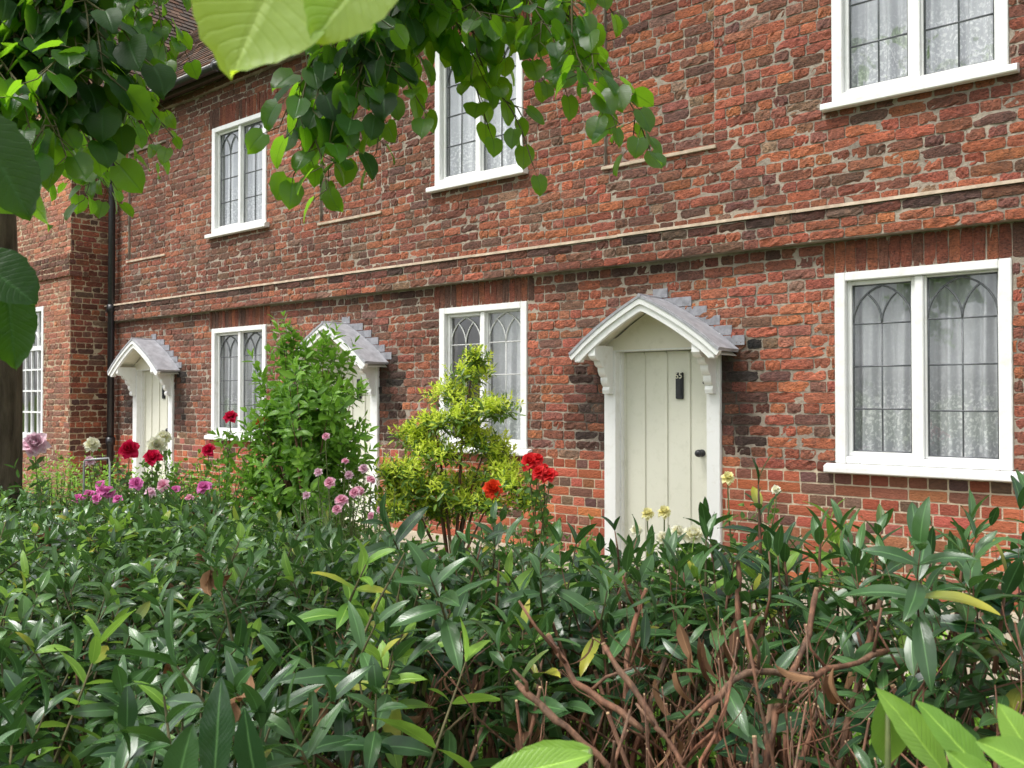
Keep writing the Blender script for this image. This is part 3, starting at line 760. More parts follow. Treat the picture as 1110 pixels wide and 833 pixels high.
# ------------------------------------------------------------------ foliage
def nrm(a): return a/(np.linalg.norm(a,axis=-1,keepdims=True)+1e-9)
class Leaves:
    def __init__(s): s.P=[];s.D=[];s.N=[];s.L=[];s.W=[];s.r=[];s.bend=[]
    def add(s,P,D,N,L,W,r=None,bend=None):
        s.P.append(P);s.D.append(D);s.N.append(N);s.L.append(L);s.W.append(W);s.r.append(random.random() if r is None else r)
        s.bend.append(random.uniform(.05,.35) if bend is None else bend)
    def build(s,name,mat,parent,shape='lance',rows=5,cols=3,fold=.18,seed=1,**k):
        n=len(s.P); 
        if n==0: return None
        P=np.array(s.P,float);D=nrm(np.array(s.D,float));N=np.array(s.N,float)
        N=nrm(N-D*np.sum(N*D,-1,keepdims=True)); S=np.cross(D,N)
        L=np.array(s.L)[:,None];W=np.array(s.W)[:,None];r=np.array(s.r)[:,None];B=np.array(s.bend)[:,None]
        t=np.linspace(0,1,rows+1); sc=np.linspace(-1,1,cols)
        if shape=='lance': prof=np.sin(np.pi*np.clip(t,0,1)**.85)**.75; prof[0]=.09; prof[-1]=.03
        elif shape=='oval': prof=np.sin(np.pi*np.clip(t,0,1)**.75)**.6; prof[0]=.06; prof[-1]=.05
        elif shape=='heart':
            prof=np.interp(t,[0,.06,.2,.4,.6,.8,.92,1],[.46,.80,1.02,1.04,.92,.64,.30,.01])
        T,Sx=np.meshgrid(t,sc,indexing='ij'); T=T.ravel();Sx=Sx.ravel(); w=np.repeat(prof,cols)
        g=np.random.default_rng(seed)
        wav=g.normal(0,1,(n,len(T)))*.012
        tt=T[None]+0*L
        if shape=='heart':   # basal lobes fall behind the petiole joint
            tt=tt-.10*np.abs(Sx)**1.2*(T<.25)*(1-T*3)
            # small teeth
            tt=tt+ (np.abs(Sx)>.9)*((np.arange(len(T))//cols)%2-.5)*.02
        w=w[None]*(1+g.normal(0,.03,(n,len(T))))
        a=np.abs(Sx)
        # bend as an arc
        ang=B*2.2*tt; dx=np.where(B*2.2>1e-3,np.sin(ang)/(B*2.2+1e-6),tt); dz=-(1-np.cos(ang))/(B*2.2+1e-6)
        H=fold*a*W*w+wav*L*.6+ (g.normal(0,1,(n,1))*.10*W)*Sx[None]*T[None]
        V=P[:,None]+D[:,None]*(L*dx)[...,None]+S[:,None]*(W*.5*w*Sx[None])[...,None]+N[:,None]*(L*dz+H*.7)[...,None]
        V=V.reshape(-1,3); k_=len(T)
        F=np.array([(i*cols+j,i*cols+j+1,(i+1)*cols+j+1,(i+1)*cols+j) for i in range(rows) for j in range(cols-1)])
        Q=(F[None]+(np.arange(n)*k_)[:,None,None]).reshape(-1,4)
        A=np.stack([np.broadcast_to(r,(n,k_)),np.broadcast_to(T,(n,k_)),np.broadcast_to(Sx,(n,k_))],-1).reshape(-1,3)
        return link(name,np_mesh(name,V,Q,mat,{'lf':A}),parent,**k)
M['hebe']=mat_leaf('hebe_leaf',(.014,.048,.016),(.100,.210,.055),(.16,.34,.06),.27,.14,.45,0,.7,age=.975)
M['laurel']=mat_leaf('laurel_leaf',(.009,.036,.016),(.070,.155,.046),(.12,.30,.04),.27,.14,.5,8,.6,bs=.16,age=.97)
M['young']=mat_leaf('young_leaf',(.10,.24,.03),(.24,.42,.06),(.35,.6,.08),.38,.3,.5,8,.5,age=.86)
M['dead']=mat_leaf('dead_leaf',(.06,.028,.018),(.34,.19,.10),(.3,.12,.04),.8,.15,.3,7,.2)
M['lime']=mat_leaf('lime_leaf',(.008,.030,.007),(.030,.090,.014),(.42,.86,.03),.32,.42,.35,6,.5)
M['tallshrub']=mat_leaf('tall_shrub_leaf',(.05,.15,.02),(.25,.48,.05),(.35,.68,.07),.35,.28,.35,6,.5)
M['young2']=mat_leaf('fresh_shrub_leaf',(.12,.28,.03),(.28,.50,.06),(.35,.65,.08),.4,.3,.35,6,.4)
M['pieris']=mat_leaf('pieris_leaf',(.05,.12,.02),(.16,.28,.04),(.25,.4,.05),.35,.25,.4,0,.5)
M['pieris_new']=mat_leaf('pieris_new_growth',(.50,.66,.05),(.86,.93,.14),(.85,.95,.1),.4,.4,.3,0,.4)
M['rose_leaf']=mat_leaf('rose_leaf',(.03,.085,.02),(.14,.27,.05),(.25,.45,.07),.4,.25,.3,6,.4)
M['greygreen']=mat_leaf('geranium_leaf',(.05,.10,.035),(.15,.25,.08),(.25,.4,.1),.6,.25,.3,5,.3)

def shoot(lv,st,base,tip,n,L,W,lead=.62,r0=.0035,spread=(18,85),pairs=True,rr=None,bend=None,jit=.25):
    """leafy shoot: stem from base to tip, n nodes of leaves over its last `lead` share"""
    base=np.array(base,float); tip=np.array(tip,float); ax=tip-base; H=np.linalg.norm(ax); axn=ax/H
    side=np.cross(axn,rng.normal(0,1,3)); side/=np.linalg.norm(side); bow=side*H*random.uniform(-.08,.08)
    pt=lambda f: base+ax*f+bow*math.sin(math.pi*f)
    if st is not None: st.tube([pt(f) for f in (0,.35,.7,1)],[r0,r0*.85,r0*.65,r0*.4],5)
    e1=side; e2=np.cross(axn,e1); g=random.uniform(0,6.28); rv=random.random() if rr is None else rr
    for i in range(n):
        f=1-lead*(1-(i/(n-1 if n>1 else 1))); p=pt(min(f,1))
        for q in range(2 if pairs else 1):
            az=g+i*(math.pi/2 if pairs else 2.4)+q*math.pi+random.uniform(-.2,.2)
            out=e1*math.cos(az)+e2*math.sin(az)
            el=R(spread[0]+(spread[1]-spread[0])*(1-(i/max(1,n-1)))**.8+random.uniform(-10,10))
            d=axn*math.cos(el)+out*math.sin(el)+rng.normal(0,.08,3)
            nn=axn*math.sin(el)-out*math.cos(el)+rng.normal(0,jit,3)
            sz=random.uniform(.75,1.1)*(1 if i<n-2 else .72)
            lv.add(p,d,nn,L*sz,W*sz*random.uniform(.9,1.1),min(1,max(0,rv+random.uniform(-.25,.25)+(.15 if i>=n-2 else 0))),bend)

def depth_of(p): return float(np.dot(np.array(p)-CAM,_f))
def px_of(p):
    d=np.array(p)-CAM; z=float(np.dot(d,_f)); return 555+1000*float(np.dot(d,_r))/max(z,1e-3), 416.5-1000*float(np.dot(d,_u))/max(z,1e-3), z

# ---- clipped evergreen hedge, four shrubs grown together
def hedge_top(X,Yp):
    return 1.13+.10*(float(vnoise(X*2.3,Yp*2.3,4))-.5)+.07*(float(vnoise(X*6,Yp*6,8))-.5)
def hedge(name,label,x0,x1,y0fn,y1fn,dens,leafL,leafW,nodes,mat,z_add=0,seed=1,shape='lance',bare=0.0,young=.08,near_min=.62,cat='shrub',stem_m='gstem',tall=.04,smax=98):
    lvN,lvF,yg,dd=Leaves(),Leaves(),Leaves(),Leaves(); st=MB()
    area=(x1-x0)*2.2; cx=(x0+x1)/2
    root=empty(name,(cx,-4.2,0),label=label,cat=cat,group='shrubs of the evergreen hedge')
    cnt=int(area*dens)
    for _ in range(cnt):
        X=random.uniform(x0,x1); ya,yb=y0fn(X),y1fn(X); Yp=random.uniform(ya,yb)
        zt=hedge_top(X,Yp)+z_add
        e=min(Yp-ya,yb-Yp,.5); edge=1-min(1,max(0,e)/.22)
        zt-=edge*.22*random.random()
        lower=random.random()
        if lower<.42: zt-=random.uniform(.05,.40)
        if random.random()<tall: zt+=random.uniform(.04,.16)
        tip=np.array([X,-DIST+Yp,zt]); 
        lean=rng.normal(0,.10,2); h=random.uniform(.16,.30)
        x_,y_,z_=px_of(tip)
        if z_<near_min or np.linalg.norm(tip-CAM)<near_min: continue
        if not(-260<x_<1350) or y_>1150: continue
        far=z_>2.4
        base=tip-np.array([lean[0],lean[1],h])
        L=leafL*random.uniform(.65,1.3); W=leafW*random.uniform(.85,1.1)
        tgt=lvF if far else lvN
        if random.random()<young: tgt=yg
        shoot(tgt,st if (not far or random.random()<.3) else None,base,tip,nodes+random.randint(-1,1),L,W,.62,.0022 if leafL<.08 else .0036,spread=(24,smax),bend=random.uniform(.15,.5),jit=.18)
        if random.random()<.03: 
            for q in range(4): dd.add(tip-np.array([0,0,random.uniform(.0,.04)]),rng.normal(0,.6,3)+[0,0,-.8],rng.normal(0,1,3),L*.55,W*.9,None,.9)
    # woody frame
    for _ in range(int((x1-x0)*26)):
        X=random.uniform(x0,x1); Yp=random.uniform(y0fn(X)+.15,y1fn(X)-.1); top=hedge_top(X,Yp)-random.uniform(.1,.3)
        b=np.array([X+random.uniform(-.15,.15),-DIST+Yp+random.uniform(-.1,.1),.0]); tp=np.array([X,-DIST+Yp,top])
        m1=b+(tp-b)*.4+rng.normal(0,.04,3); m2=b+(tp-b)*.75+rng.normal(0,.03,3)
        if min(np.linalg.norm(q-CAM) for q in (m1,m2,tp))<near_min: continue
        st.tube([b,m1,m2,tp],[.010,.008,.006,.003],6,1)
    lvN.build('leaves',mat,root,shape,7,5,seed=seed)
    o=lvF.build('far_leaves',mat,root,shape,4,3,seed=seed+1)
    yg.build('young_leaves',M['young'],root,shape,6,3,seed=seed+2)
    dd.build('dead_leaves',M['dead'],root,shape,5,3,fold=.5,seed=seed+3)
    st.build('stems',[M['twig'],M['stem']],root,True)
    return root
far_edge=lambda X: 2.05+.28*min(1,max(0,(X+4.6)/1.8))+.16*math.sin(X*3.1)
near_edge=lambda X: .30 if X<-.9 else .30+.5*(X+.9)
hedge('evergreen_shrub','small leaved dark evergreen shrub at the left end of the hedge below the tree trunk',-6.6,-3.5,lambda X:.25,far_edge,240,.062,.024,6,M['hebe'],seed=10)
hedge('evergreen_shrub','dense small leaved evergreen shrub with a few yellowed and browned shoots, lower left',-3.5,-1.9,lambda X:.25,far_edge,235,.086,.030,6,M['hebe'],seed=20,young=.14)
hedge('evergreen_shrub','evergreen shrub with longer glossy leaves, between the small leaved hedge and the bare stems',-1.95,-1.05,lambda X:.35,lambda X:2.45,190,.105,.033,5,M['laurel'],seed=30,young=.12,near_min=.72,tall=.10)

# ---- old half bare shrub at the right: brown cut stems with leaves at the top
def bare_shrub():
    root=empty('evergreen_shrub',(-.6,-4.0,0),label='half bare evergreen shrub, tangled brown cut stems topped with long dark leaves',cat='shrub',group='shrubs of the evergreen hedge')
    st=MB(); lv=Leaves(); yg=Leaves(); dd=Leaves(); cut=MB()
    def branch(b,tip,r,depth=0,leafy=False):
        b=np.array(b,float); tip=np.array(tip,float); L=np.linalg.norm(tip-b); k=rng.normal(0,.055*L,3)
        m1=b+(tip-b)*.35+k; m2=b+(tip-b)*.7+k*.4+rng.normal(0,.03*L,3)
        if min(np.linalg.norm(q-CAM) for q in (m1,m2,tip))<.78: return
        qx,qy,qz=px_of(tip+np.array([0,0,.13 if leafy else .02]))
        if leafy and 685<qx<785 and qy<598: return
        if qy<(560 if leafy else 630)+random.uniform(0,25): return
        r1=r*.62
        st.tube([b,(b+m1)/2+rng.normal(0,.01*L,3),m1,(m1+m2)/2+rng.normal(0,.012*L,3),m2,tip],[r,r*.95,r*.88*random.uniform(.9,1.15),r*.8,r*.72,r1],8)
        if leafy and depth>=1:
            Lf=random.uniform(.085,.125)
            shoot(lv if random.random()<.85 or depth_of(tip)<1.75 else yg,st,tip,tip+nrm(tip-m2)*.06+np.array([rng.normal(0,.03),rng.normal(0,.03),random.uniform(.05,.14)]),random.randint(3,5),Lf,Lf*.28,.9,r1*.8,spread=(20,95),pairs=random.random()<.6,bend=random.uniform(.1,.4))
        else:
            dr=nrm(tip-m2); st.tube([tip,tip+dr*.003],[r1*.96,r1*.9],8,1)
        if depth<2:
            for q in range(random.choice([1,2,2,3])):
                f=random.uniform(.35,.95); p=m1+(m2-m1)*min(1,f) if f<.7 else m2+(tip-m2)*(f-.7)/.3
                d=nrm(tip-b)+rng.normal(0,.55,3); d[2]=abs(d[2])*.8+.25; d=nrm(d)
                branch(p,p+d*L*random.uniform(.3,.55),r1*random.uniform(.6,.9),depth+1,leafy)
        if random.random()<.10:
            for q in range(random.randint(1,3)):
                dd.add(m2+rng.normal(0,.01,3),rng.normal(0,.4,3)+[0,0,-1],rng.normal(0,1,3),random.uniform(.08,.13)*(.6 if depth_of(m2)<1.5 else .85),random.uniform(.018,.03)*.55,None,.6)
    for _ in range(210):   # bare front stems
        X=random.uniform(-1.45,.45); Yp=random.uniform(1.0,2.0)
        t=np.array([X,-DIST+Yp,random.uniform(.88,1.13)])
        b=t+np.array([rng.normal(0,.16),rng.normal(0,.13),0]); b[2]=random.uniform(.25,.55)
        branch(b,t,random.uniform(.003,.0065),0,False)
    for _ in range(120):   # leafy back stems
        X=random.uniform(-1.7,.7); Yp=random.uniform(1.55,2.35)
        t=np.array([X,-DIST+Yp,random.uniform(1.02,1.22)])
        b=t+np.array([rng.normal(0,.12),rng.normal(0,.1),0]); b[2]=random.uniform(.2,.5)
        branch(b,t,random.uniform(.005,.009),0 if random.random()<.5 else 1,True)
    # trunks down to the soil
    for _ in range(26):
        X=random.uniform(-1.4,.5); Yp=random.uniform(1.1,2.2); b=(X,-DIST+Yp,0)
        st.tube([b,(X+rng.normal(0,.05),-DIST+Yp,.25),(X+rng.normal(0,.1),-DIST+Yp+rng.normal(0,.06),.6)],[.022,.016,.010],8)
    # leaning stems in the foreground (surveyed)
    for pts,r in [(((420,640,1.5),(480,720,1.35),(520,833,1.2)),.0) ,(((562,742,1.2),(615,790,1.18),(690,860,1.15)),.0058),(((655,700,1.35),(700,770,1.3),(745,850,1.25)),.0055),(((595,690,1.5),(625,740,1.45),(700,790,1.4)),.0065),(((760,770,1.3),(810,740,1.35),(880,735,1.4),(960,705,1.5)),.006),(((700,640,1.8),(690,700,1.75),(675,780, 1.7)),.0066),(((885,640,1.6),(880,700,1.55),(850,760,1.5),(825,850,1.45)),.0068),(((800,610,1.9),(795,700,1.85),(790,790,1.8)),.0066),(((955,650,1.7),(935,730,1.65),(905,840,1.6)),.0072),(((1005,600,1.8),(1012,690,1.75),(1000,800,1.7)),.008)]:
        if r<=0: continue
        r*=.8
        P=[at(*p) for p in pts]; P=[P[0]]+[p+rng.normal(0,.006,3) for p in P[1:]]
        Q_=[P[0]]
        for a_,b_ in zip(P[:-1],P[1:]):
            for f_ in (.2,.4,.6,.8,1.0): Q_.append(a_+(b_-a_)*f_+rng.normal(0,.0016,3))
        P=Q_; st.tube(P,[r*.8]+[r*random.uniform(.82,1.16) for _ in P[1:]],10)
        for _k in range(3):
            i_=random.randint(1,len(P)-2); q_=P[i_]+np.array([rng.normal(0,.03),rng.normal(0,.03),random.uniform(.03,.09)]); st.tube([P[i_],(P[i_]+q_)/2+rng.normal(0,.004,3),q_],[r*.6,r*.5,r*.4],7); dr=nrm(P[0]-P[1]); st.tube([P[0],P[0]+dr*.004],[r*.78,r*.74],10,1)
    # hanging dead leaves in the middle
    for _ in range(16):
        p=at(random.gauss(775,30),random.uniform(660,800),random.uniform(1.4,1.75)); dd.add(p,np.array([rng.normal(0,.15),rng.normal(0,.15),-1.0]),rng.normal(0,1,3),random.uniform(.06,.12),random.uniform(.010,.020),None,random.uniform(.1,.7))
    # standing leafy tops that cross the wall
    for (x,y,z,n,L) in [(822,512,2.1,3,.115),(890,560,2.0,4,.10),(955,562,2.0,4,.11),(1045,580,1.9,4,.09),(1090,620,1.6,5,.13),(690,600,2.1,4,.12),(1000,600,1.9,4,.12),(850,585,2.0,5,.12),(930,620,1.8,4,.12),(1060,650,1.7,4,.13),(770,570,2.3,4,.10),(730,600,2.0,5,.12),(790,620,1.9,5,.12)]:
        tip=at(x,y+14,z); base=at(x-rng.normal(0,12),y+110,z); shoot(lv,st,base,tip,n,L,L*.30,.55,.0048,spread=(12,80),bend=.2)
    lv.build('leaves',M['laurel'],root,'lance',9,5,seed=41); yg.build('young_leaves',M['young'],root,'lance',8,5,seed=42); dd.build('dead_leaves',M['dead'],root,'lance',7,5,fold=.6,seed=43)
    st.build('stems',[M['stem'],M['cut']],root,True)
bare_shrub()
# ---- large foreground leaves reaching up close to the lens (they belong to two near shrubs)
def near_shrub(label,specs,mat,loc,seed):
    root=empty('laurel_shrub',loc,label=label,cat='shrub'); lv=Leaves(); st=MB()
    for (tipx,tipy,bx,by,z,L,Wd,r,bend) in specs:
        a=at(bx,by,z); b=at(tipx,tipy,z*random.uniform(.97,1.03)); d=b-a; Ln=np.linalg.norm(d)
        nn=-(_f)+np.array([0,0,.7])+rng.normal(0,.15,3)
        lv.add(a,d,nn,Ln*1.03,Wd*Ln,r,bend); st.tube([a+np.array([rng.normal(0,.01),rng.normal(0,.01),-.35]),a+np.array([0,0,-.1]),a],[.004,.0035,.002],6)
        st.build('stem',M['gstem'],root,True); st=MB()
    lv.build('leaves',mat,root,'lance',14,7,seed=seed)
near_shrub('bright green broad leaved shrub poking into the bottom right corner, close to the lens',
 [(960,748,1025,840,.85,.1,.36,.8,.12),(1000,760,1070,845,.8,.1,.38,.35,.1),(968,835,962,752,.9,0,.55,.2,.1),(1085,765,1125,830,.75,0,.55,.9,.1),(1070,800,1150,850,.7,0,.5,.7,.15),(1030,815,1090,870,.72,0,.5,.5,.1)],M['young'],(-.1,-5.0,0),51)
near_shrub('single pale green pointed leaf rising at the bottom edge before the bare stems',[(535,832,640,812,.8,0,.30,.8,.1),(640,815,520,850,.75,0,.32,.9,.1)],M['young'],(-.5,-5.1,0),52)
near_shrub('tall dark upright leaf standing at the bottom edge in the left part of the hedge',[(238,738,232,850,.95,0,.34,.2,.06),(205,790,190,860,.9,0,.5,.5,.1),(262,775,280,860,.9,0,.36,.1,.1)],M['laurel'],(-1.0,-5.2,0),53)

# ------------------------------------------------------------------ lime tree
tree=empty('lime_tree',(-4.93,-3.97,0),label='lime tree at the left edge, dark trunk and overhanging sprays of heart shaped leaves',cat='tree')
tx,ty=-4.93,-3.98
mb=MB()
P=[(tx-.02,ty,-.1),(tx,ty,.3),(tx+.01,ty,1.0),(tx,ty+.01,1.8),(tx-.03,ty,2.6),(tx-.08,ty-.02,3.4),(tx-.1,ty,4.6),(tx-.05,ty,6.0)]
mb.tube(P,[.24,.185,.165,.155,.15,.14,.11,.07],20); 
# gentle bark flutes
V=np.array(mb.v); c=np.array([tx,ty]); dv=V[:,:2]-c; ang=np.arctan2(dv[:,1],dv[:,0]); sc_=1+.05*np.sin(ang*5+V[:,2]*1.3)+.03*np.sin(ang*9-V[:,2]*2)
V[:,:2]=c+dv*sc_[:,None]; mb.v=[tuple(q) for q in V]
mb.build('trunk',M['bark'],tree,True)
lim=MB()
LIMBS=[[(tx,ty,2.9),(-4.4,-4.2,3.5),(-3.4,-4.5,3.85),(-2.2,-4.7,3.8),(-1.2,-4.9,3.5)],[(tx,ty,3.3),(-4.3,-3.6,4.1),(-3.2,-3.3,4.5),(-2.0,-3.4,4.4)],[(tx,ty,3.0),(-4.6,-4.6,3.7),(-3.6,-5.4,4.0),(-2.2,-5.9,4.0)],[(tx,ty,4.2),(-4.6,-3.0,5.0),(-4.2,-2.2,5.4)],[(tx,ty,3.9),(-5.8,-4.4,4.8),(-6.8,-4.6,5.3)]]
for P in LIMBS: lim.tube(P,np.linspace(.06,.018,len(P)),10)
tl=Leaves(); tw=MB()
def lime_twig(pts,leaf=.062,step=.030,sub=4,sublen=.22,r=.004,dens=1.0,droop=.6,rr=None,tgt=None):
    tgt=tgt or tl
    P=[np.array(p,float) for p in pts]
    # resample
    out=[]; 
    for a,b in zip(P[:-1],P[1:]):
        n=max(2,int(np.linalg.norm(b-a)/step))
        for i in range(n): out.append(a+(b-a)*i/n)
    out.append(P[-1]); m=len(out)
    tw.tube(out[::max(1,m//12)]+[out[-1]],np.linspace(r,r*.35,len(out[::max(1,m//12)])+1),6)
    for i,p in enumerate(out):
        if i<m*.12: continue
        if random.random()>dens: continue
        t=nrm(out[min(i+1,m-1)]-out[max(i-1,0)]); sd=np.cross(t,[0,0,1.]); sd=nrm(sd)*(1 if i%2 else -1)
        d=nrm(t*.35+sd*.55+np.array([0,0,-droop])+rng.normal(0,.28,3)); pet=.025+.02*random.random()
        q=p+nrm(d+[0,0,.3])*pet; tw.tube([p,q],[.0012,.0009],4,cap=False)
        nn=np.array([0,0,1.0])+sd*.5+rng.normal(0,.45,3)-_f*.25
        s=leaf*random.uniform(.7,1.15)
        tgt.add(q,d,nn,s,s*random.uniform(.82,.98),random.random() if rr is None else rr,random.uniform(.05,.4))
    if sub:
        for k in range(sub):
            i=int(m*(.1+.8*(k+random.random())/sub)); i=min(m-2,i); p=out[i]; t=nrm(out[i+1]-out[i]); sd=nrm(np.cross(t,[0,0,1.]))*(1 if k%2 else -1)
            e=p+(t*.5+sd*.7+np.array([0,0,-.35])+rng.normal(0,.2,3))*sublen*random.uniform(.6,1.2)
            lime_twig([p,(p+e)/2+[0,0,.02],e],leaf,step,0,0,r*.6,dens,droop,rr,tgt)
def T(*p,**k): lime_twig([at(*q) for q in p],**k)
# centre spray
T((520,-150,2.4),(440,-20,2.3),(385,70,2.2),(350,140,2.15),(318,190,2.1),sub=7,sublen=.2)
T((470,-140,2.3),(430,20,2.2),(415,110,2.15),(408,165,2.1),sub=6,sublen=.15)
T((600,-140,2.4),(480,-30,2.35),(380,40,2.3),(330,120,2.2),sub=5,sublen=.14)
T((640,-120,2.6),(540,-30,2.5),(450,20,2.4),(370,20,2.4),sub=7,sublen=.24)
T((360,-160,2.2),(420,-40,2.2),(500,10,2.2),(560,20,2.2),sub=6,sublen=.2)
T((590,-150,2.5),(505,0,2.4),(520,70,2.35),(562,130,2.3),(578,180,2.25),sub=3,sublen=.08,dens=.8)
T((510,-60,2.5),(500,30,2.45),(520,110,2.4),(530,140,2.4),sub=2,sublen=.07,dens=.65)
T((640,-150,2.4),(600,0,2.3),(640,60,2.25),(685,110,2.2),(705,165,2.2),sub=5,sublen=.11)
T((680,-150,2.3),(620,-20,2.25),(620,50,2.2),(650,110,2.15),(672,135,2.1),sub=4,sublen=.10)
T((500,-120,2.3),(560,-20,2.3),(600,40,2.2),(610,90,2.2),sub=4,sublen=.10)
T((330,-130,2.3),(300,-20,2.3),(330,40,2.25),(335,90,2.2),sub=2,sublen=.08,dens=.7)
for k in range(15):
    x=318+k*21; T((x+random.uniform(-40,40),-150,2.5),(x,-40,2.4),(x+random.uniform(-30,30),45+random.uniform(-15,15),2.35),sub=3,sublen=.14)
# left spray
T((-60,-150,3.2),(60,-20,3.1),(120,60,3.0),(165,120,2.95),(188,150,2.9),sub=8,sublen=.22,leaf=.056,step=.028)
T((30,-150,3.2),(110,-30,3.1),(150,30,3.0),(178,70,2.95),sub=6,sublen=.2,leaf=.056,step=.028)
T((-80,-60,3.1),(30,60,3.0),(90,140,2.95),(120,215,2.9),sub=8,sublen=.22,leaf=.056,step=.028)
T((-60,0,3.0),(20,110,2.9),(60,165,2.85),(95,190,2.8),sub=6,sublen=.2,leaf=.056,step=.028)
T((-20,-160,3.3),(60,0,3.2),(130,100,3.1),(135,165,3.0),sub=8,sublen=.2,leaf=.056,step=.028)
T((-90,-120,2.0),(0,0,1.9),(45,90,1.8),(72,170,1.75),sub=6,sublen=.14,rr=.1)
T((20,-150,2.0),(50,-30,1.9),(90,40,1.85),(120,85,1.8),sub=6,sublen=.14)
T((-120,-50,1.9),(-20,40,1.8),(20,90,1.75),(35,150,1.7),sub=5,sublen=.12,rr=.15)
for k in range(7):
    x=-20+k*30; T((x-60,-170,2.9),(x,-60,2.8),(x+20,30+random.uniform(-20,40),2.7),sub=5,sublen=.16)
T((-260,-40,1.35),(-120,90,1.25),(-60,150,1.15),(-30,195,1.1),sub=1,sublen=.05,leaf=.07,dens=.7,rr=.1)
T((-240,120,1.2),(-130,200,1.15),(-60,245,1.1),(-45,290,1.05),sub=0,leaf=.07,dens=.6,rr=.1)
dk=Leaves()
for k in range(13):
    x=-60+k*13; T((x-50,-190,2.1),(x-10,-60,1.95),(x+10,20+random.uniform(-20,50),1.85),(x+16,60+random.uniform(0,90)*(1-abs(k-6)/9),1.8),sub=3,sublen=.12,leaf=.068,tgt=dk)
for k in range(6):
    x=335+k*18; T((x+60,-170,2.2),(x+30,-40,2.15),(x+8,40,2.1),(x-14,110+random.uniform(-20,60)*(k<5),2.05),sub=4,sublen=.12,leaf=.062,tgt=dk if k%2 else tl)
# overhead crown above the frame
for P in LIMBS[:3]:
    for a,b in zip(P[1:-1],P[2:]):
        for q in range(7):
            f=random.random(); p=np.array(a)+(np.array(b)-np.array(a))*f
            e=p+np.array([rng.normal(0,.5),rng.normal(0,.5),random.uniform(-.1,.5)])
            lime_twig([p,(p+e)/2+[0,0,.1],e],leaf=.09,step=.05,sub=4,sublen=.3,r=.006)
for P in LIMBS[3:]:
    for q in range(22):
        a=np.array(P[1])+(np.array(P[2])-np.array(P[1]))*random.random(); e=a+rng.normal(0,.6,3)+[0,0,.3]; lime_twig([a,(a+e)/2,e],leaf=.09,step=.06,sub=4,sublen=.3,r=.006)
# feeder twigs from the limbs to the sprays
for a,b in [((-2.2,-4.7,3.8),at(520,-150,2.4)),((-2.2,-4.7,3.8),at(640,-150,2.4)),((-1.2,-4.9,3.5),at(680,-150,2.3)),((-3.4,-4.5,3.85),at(-60,-150,3.2)),((-3.4,-4.5,3.85),at(30,-150,3.2)),((-3.6,-5.4,4.0),at(-90,-120,2.0)),((-3.6,-5.4,4.0),at(20,-150,2.0)),((-3.4,-4.5,3.85),at(-80,-60,3.1)),((-2.2,-5.9,4.0),at(-260,-40,1.35)),((-2.2,-4.7,3.8),at(360,-160,2.2))]:
    a=np.array(a); tw.tube([a,(a+b)/2+[0,0,.08],b],[.012,.007,.004],6)
lim.build('limbs',M['bark'],tree,True)
tw.build('twigs',M['twig'],tree,True)
tl.build('leaves',M['lime'],tree,'heart',9,5,fold=.10,seed=61)
# two very near pale leaves hanging at the top, and one at the left
nl=Leaves()
def near_leaf(bx,by,tx_,ty_,z,wr,r,up=(0,0,.6),z2=None):
    a=at(bx,by,z); b=at(tx_,ty_,z2 or z); d=b-a; L=np.linalg.norm(d); nl.add(a,d,-_f*1.0+np.array(up)+_r*.3,L,L*wr,r,.12)
near_leaf(318,-62,246,74,.52,1.0,1.0,z2=.50)
near_leaf(415,-45,332,38,.50,.85,.8)

M['limenear']=mat_leaf('lime_leaf_backlit',(.03,.085,.015),(.30,.44,.10),(.68,.90,.05),.45,.5,.4,6,.3)  # brighter copy of the lime leaf, the light through it painted in
nl.build('near_leaves',M['limenear'],tree,'heart',18,9,fold=.10,seed=62)
nl=Leaves()
near_leaf(-28,135,36,232,1.0,.62,.15,up=(.2,0,.9)); near_leaf(-22,285,40,325,1.0,.9,.2,up=(0,0,.9)); near_leaf(8,318,16,402,1.05,.62,.9);
M['limedark']=mat_leaf('lime_leaf_shaded',(.005,.020,.006),(.020,.062,.011),(.20,.48,.02),.42,.22,.35,6,.22)  # darker copy of the lime leaf, crown shade put into its colours
nl.build('near_leaves',M['limedark'],tree,'heart',18,9,fold=.10,seed=63)
dk.build('shaded_leaves',M['limedark'],tree,'heart',9,5,fold=.10,seed=64)

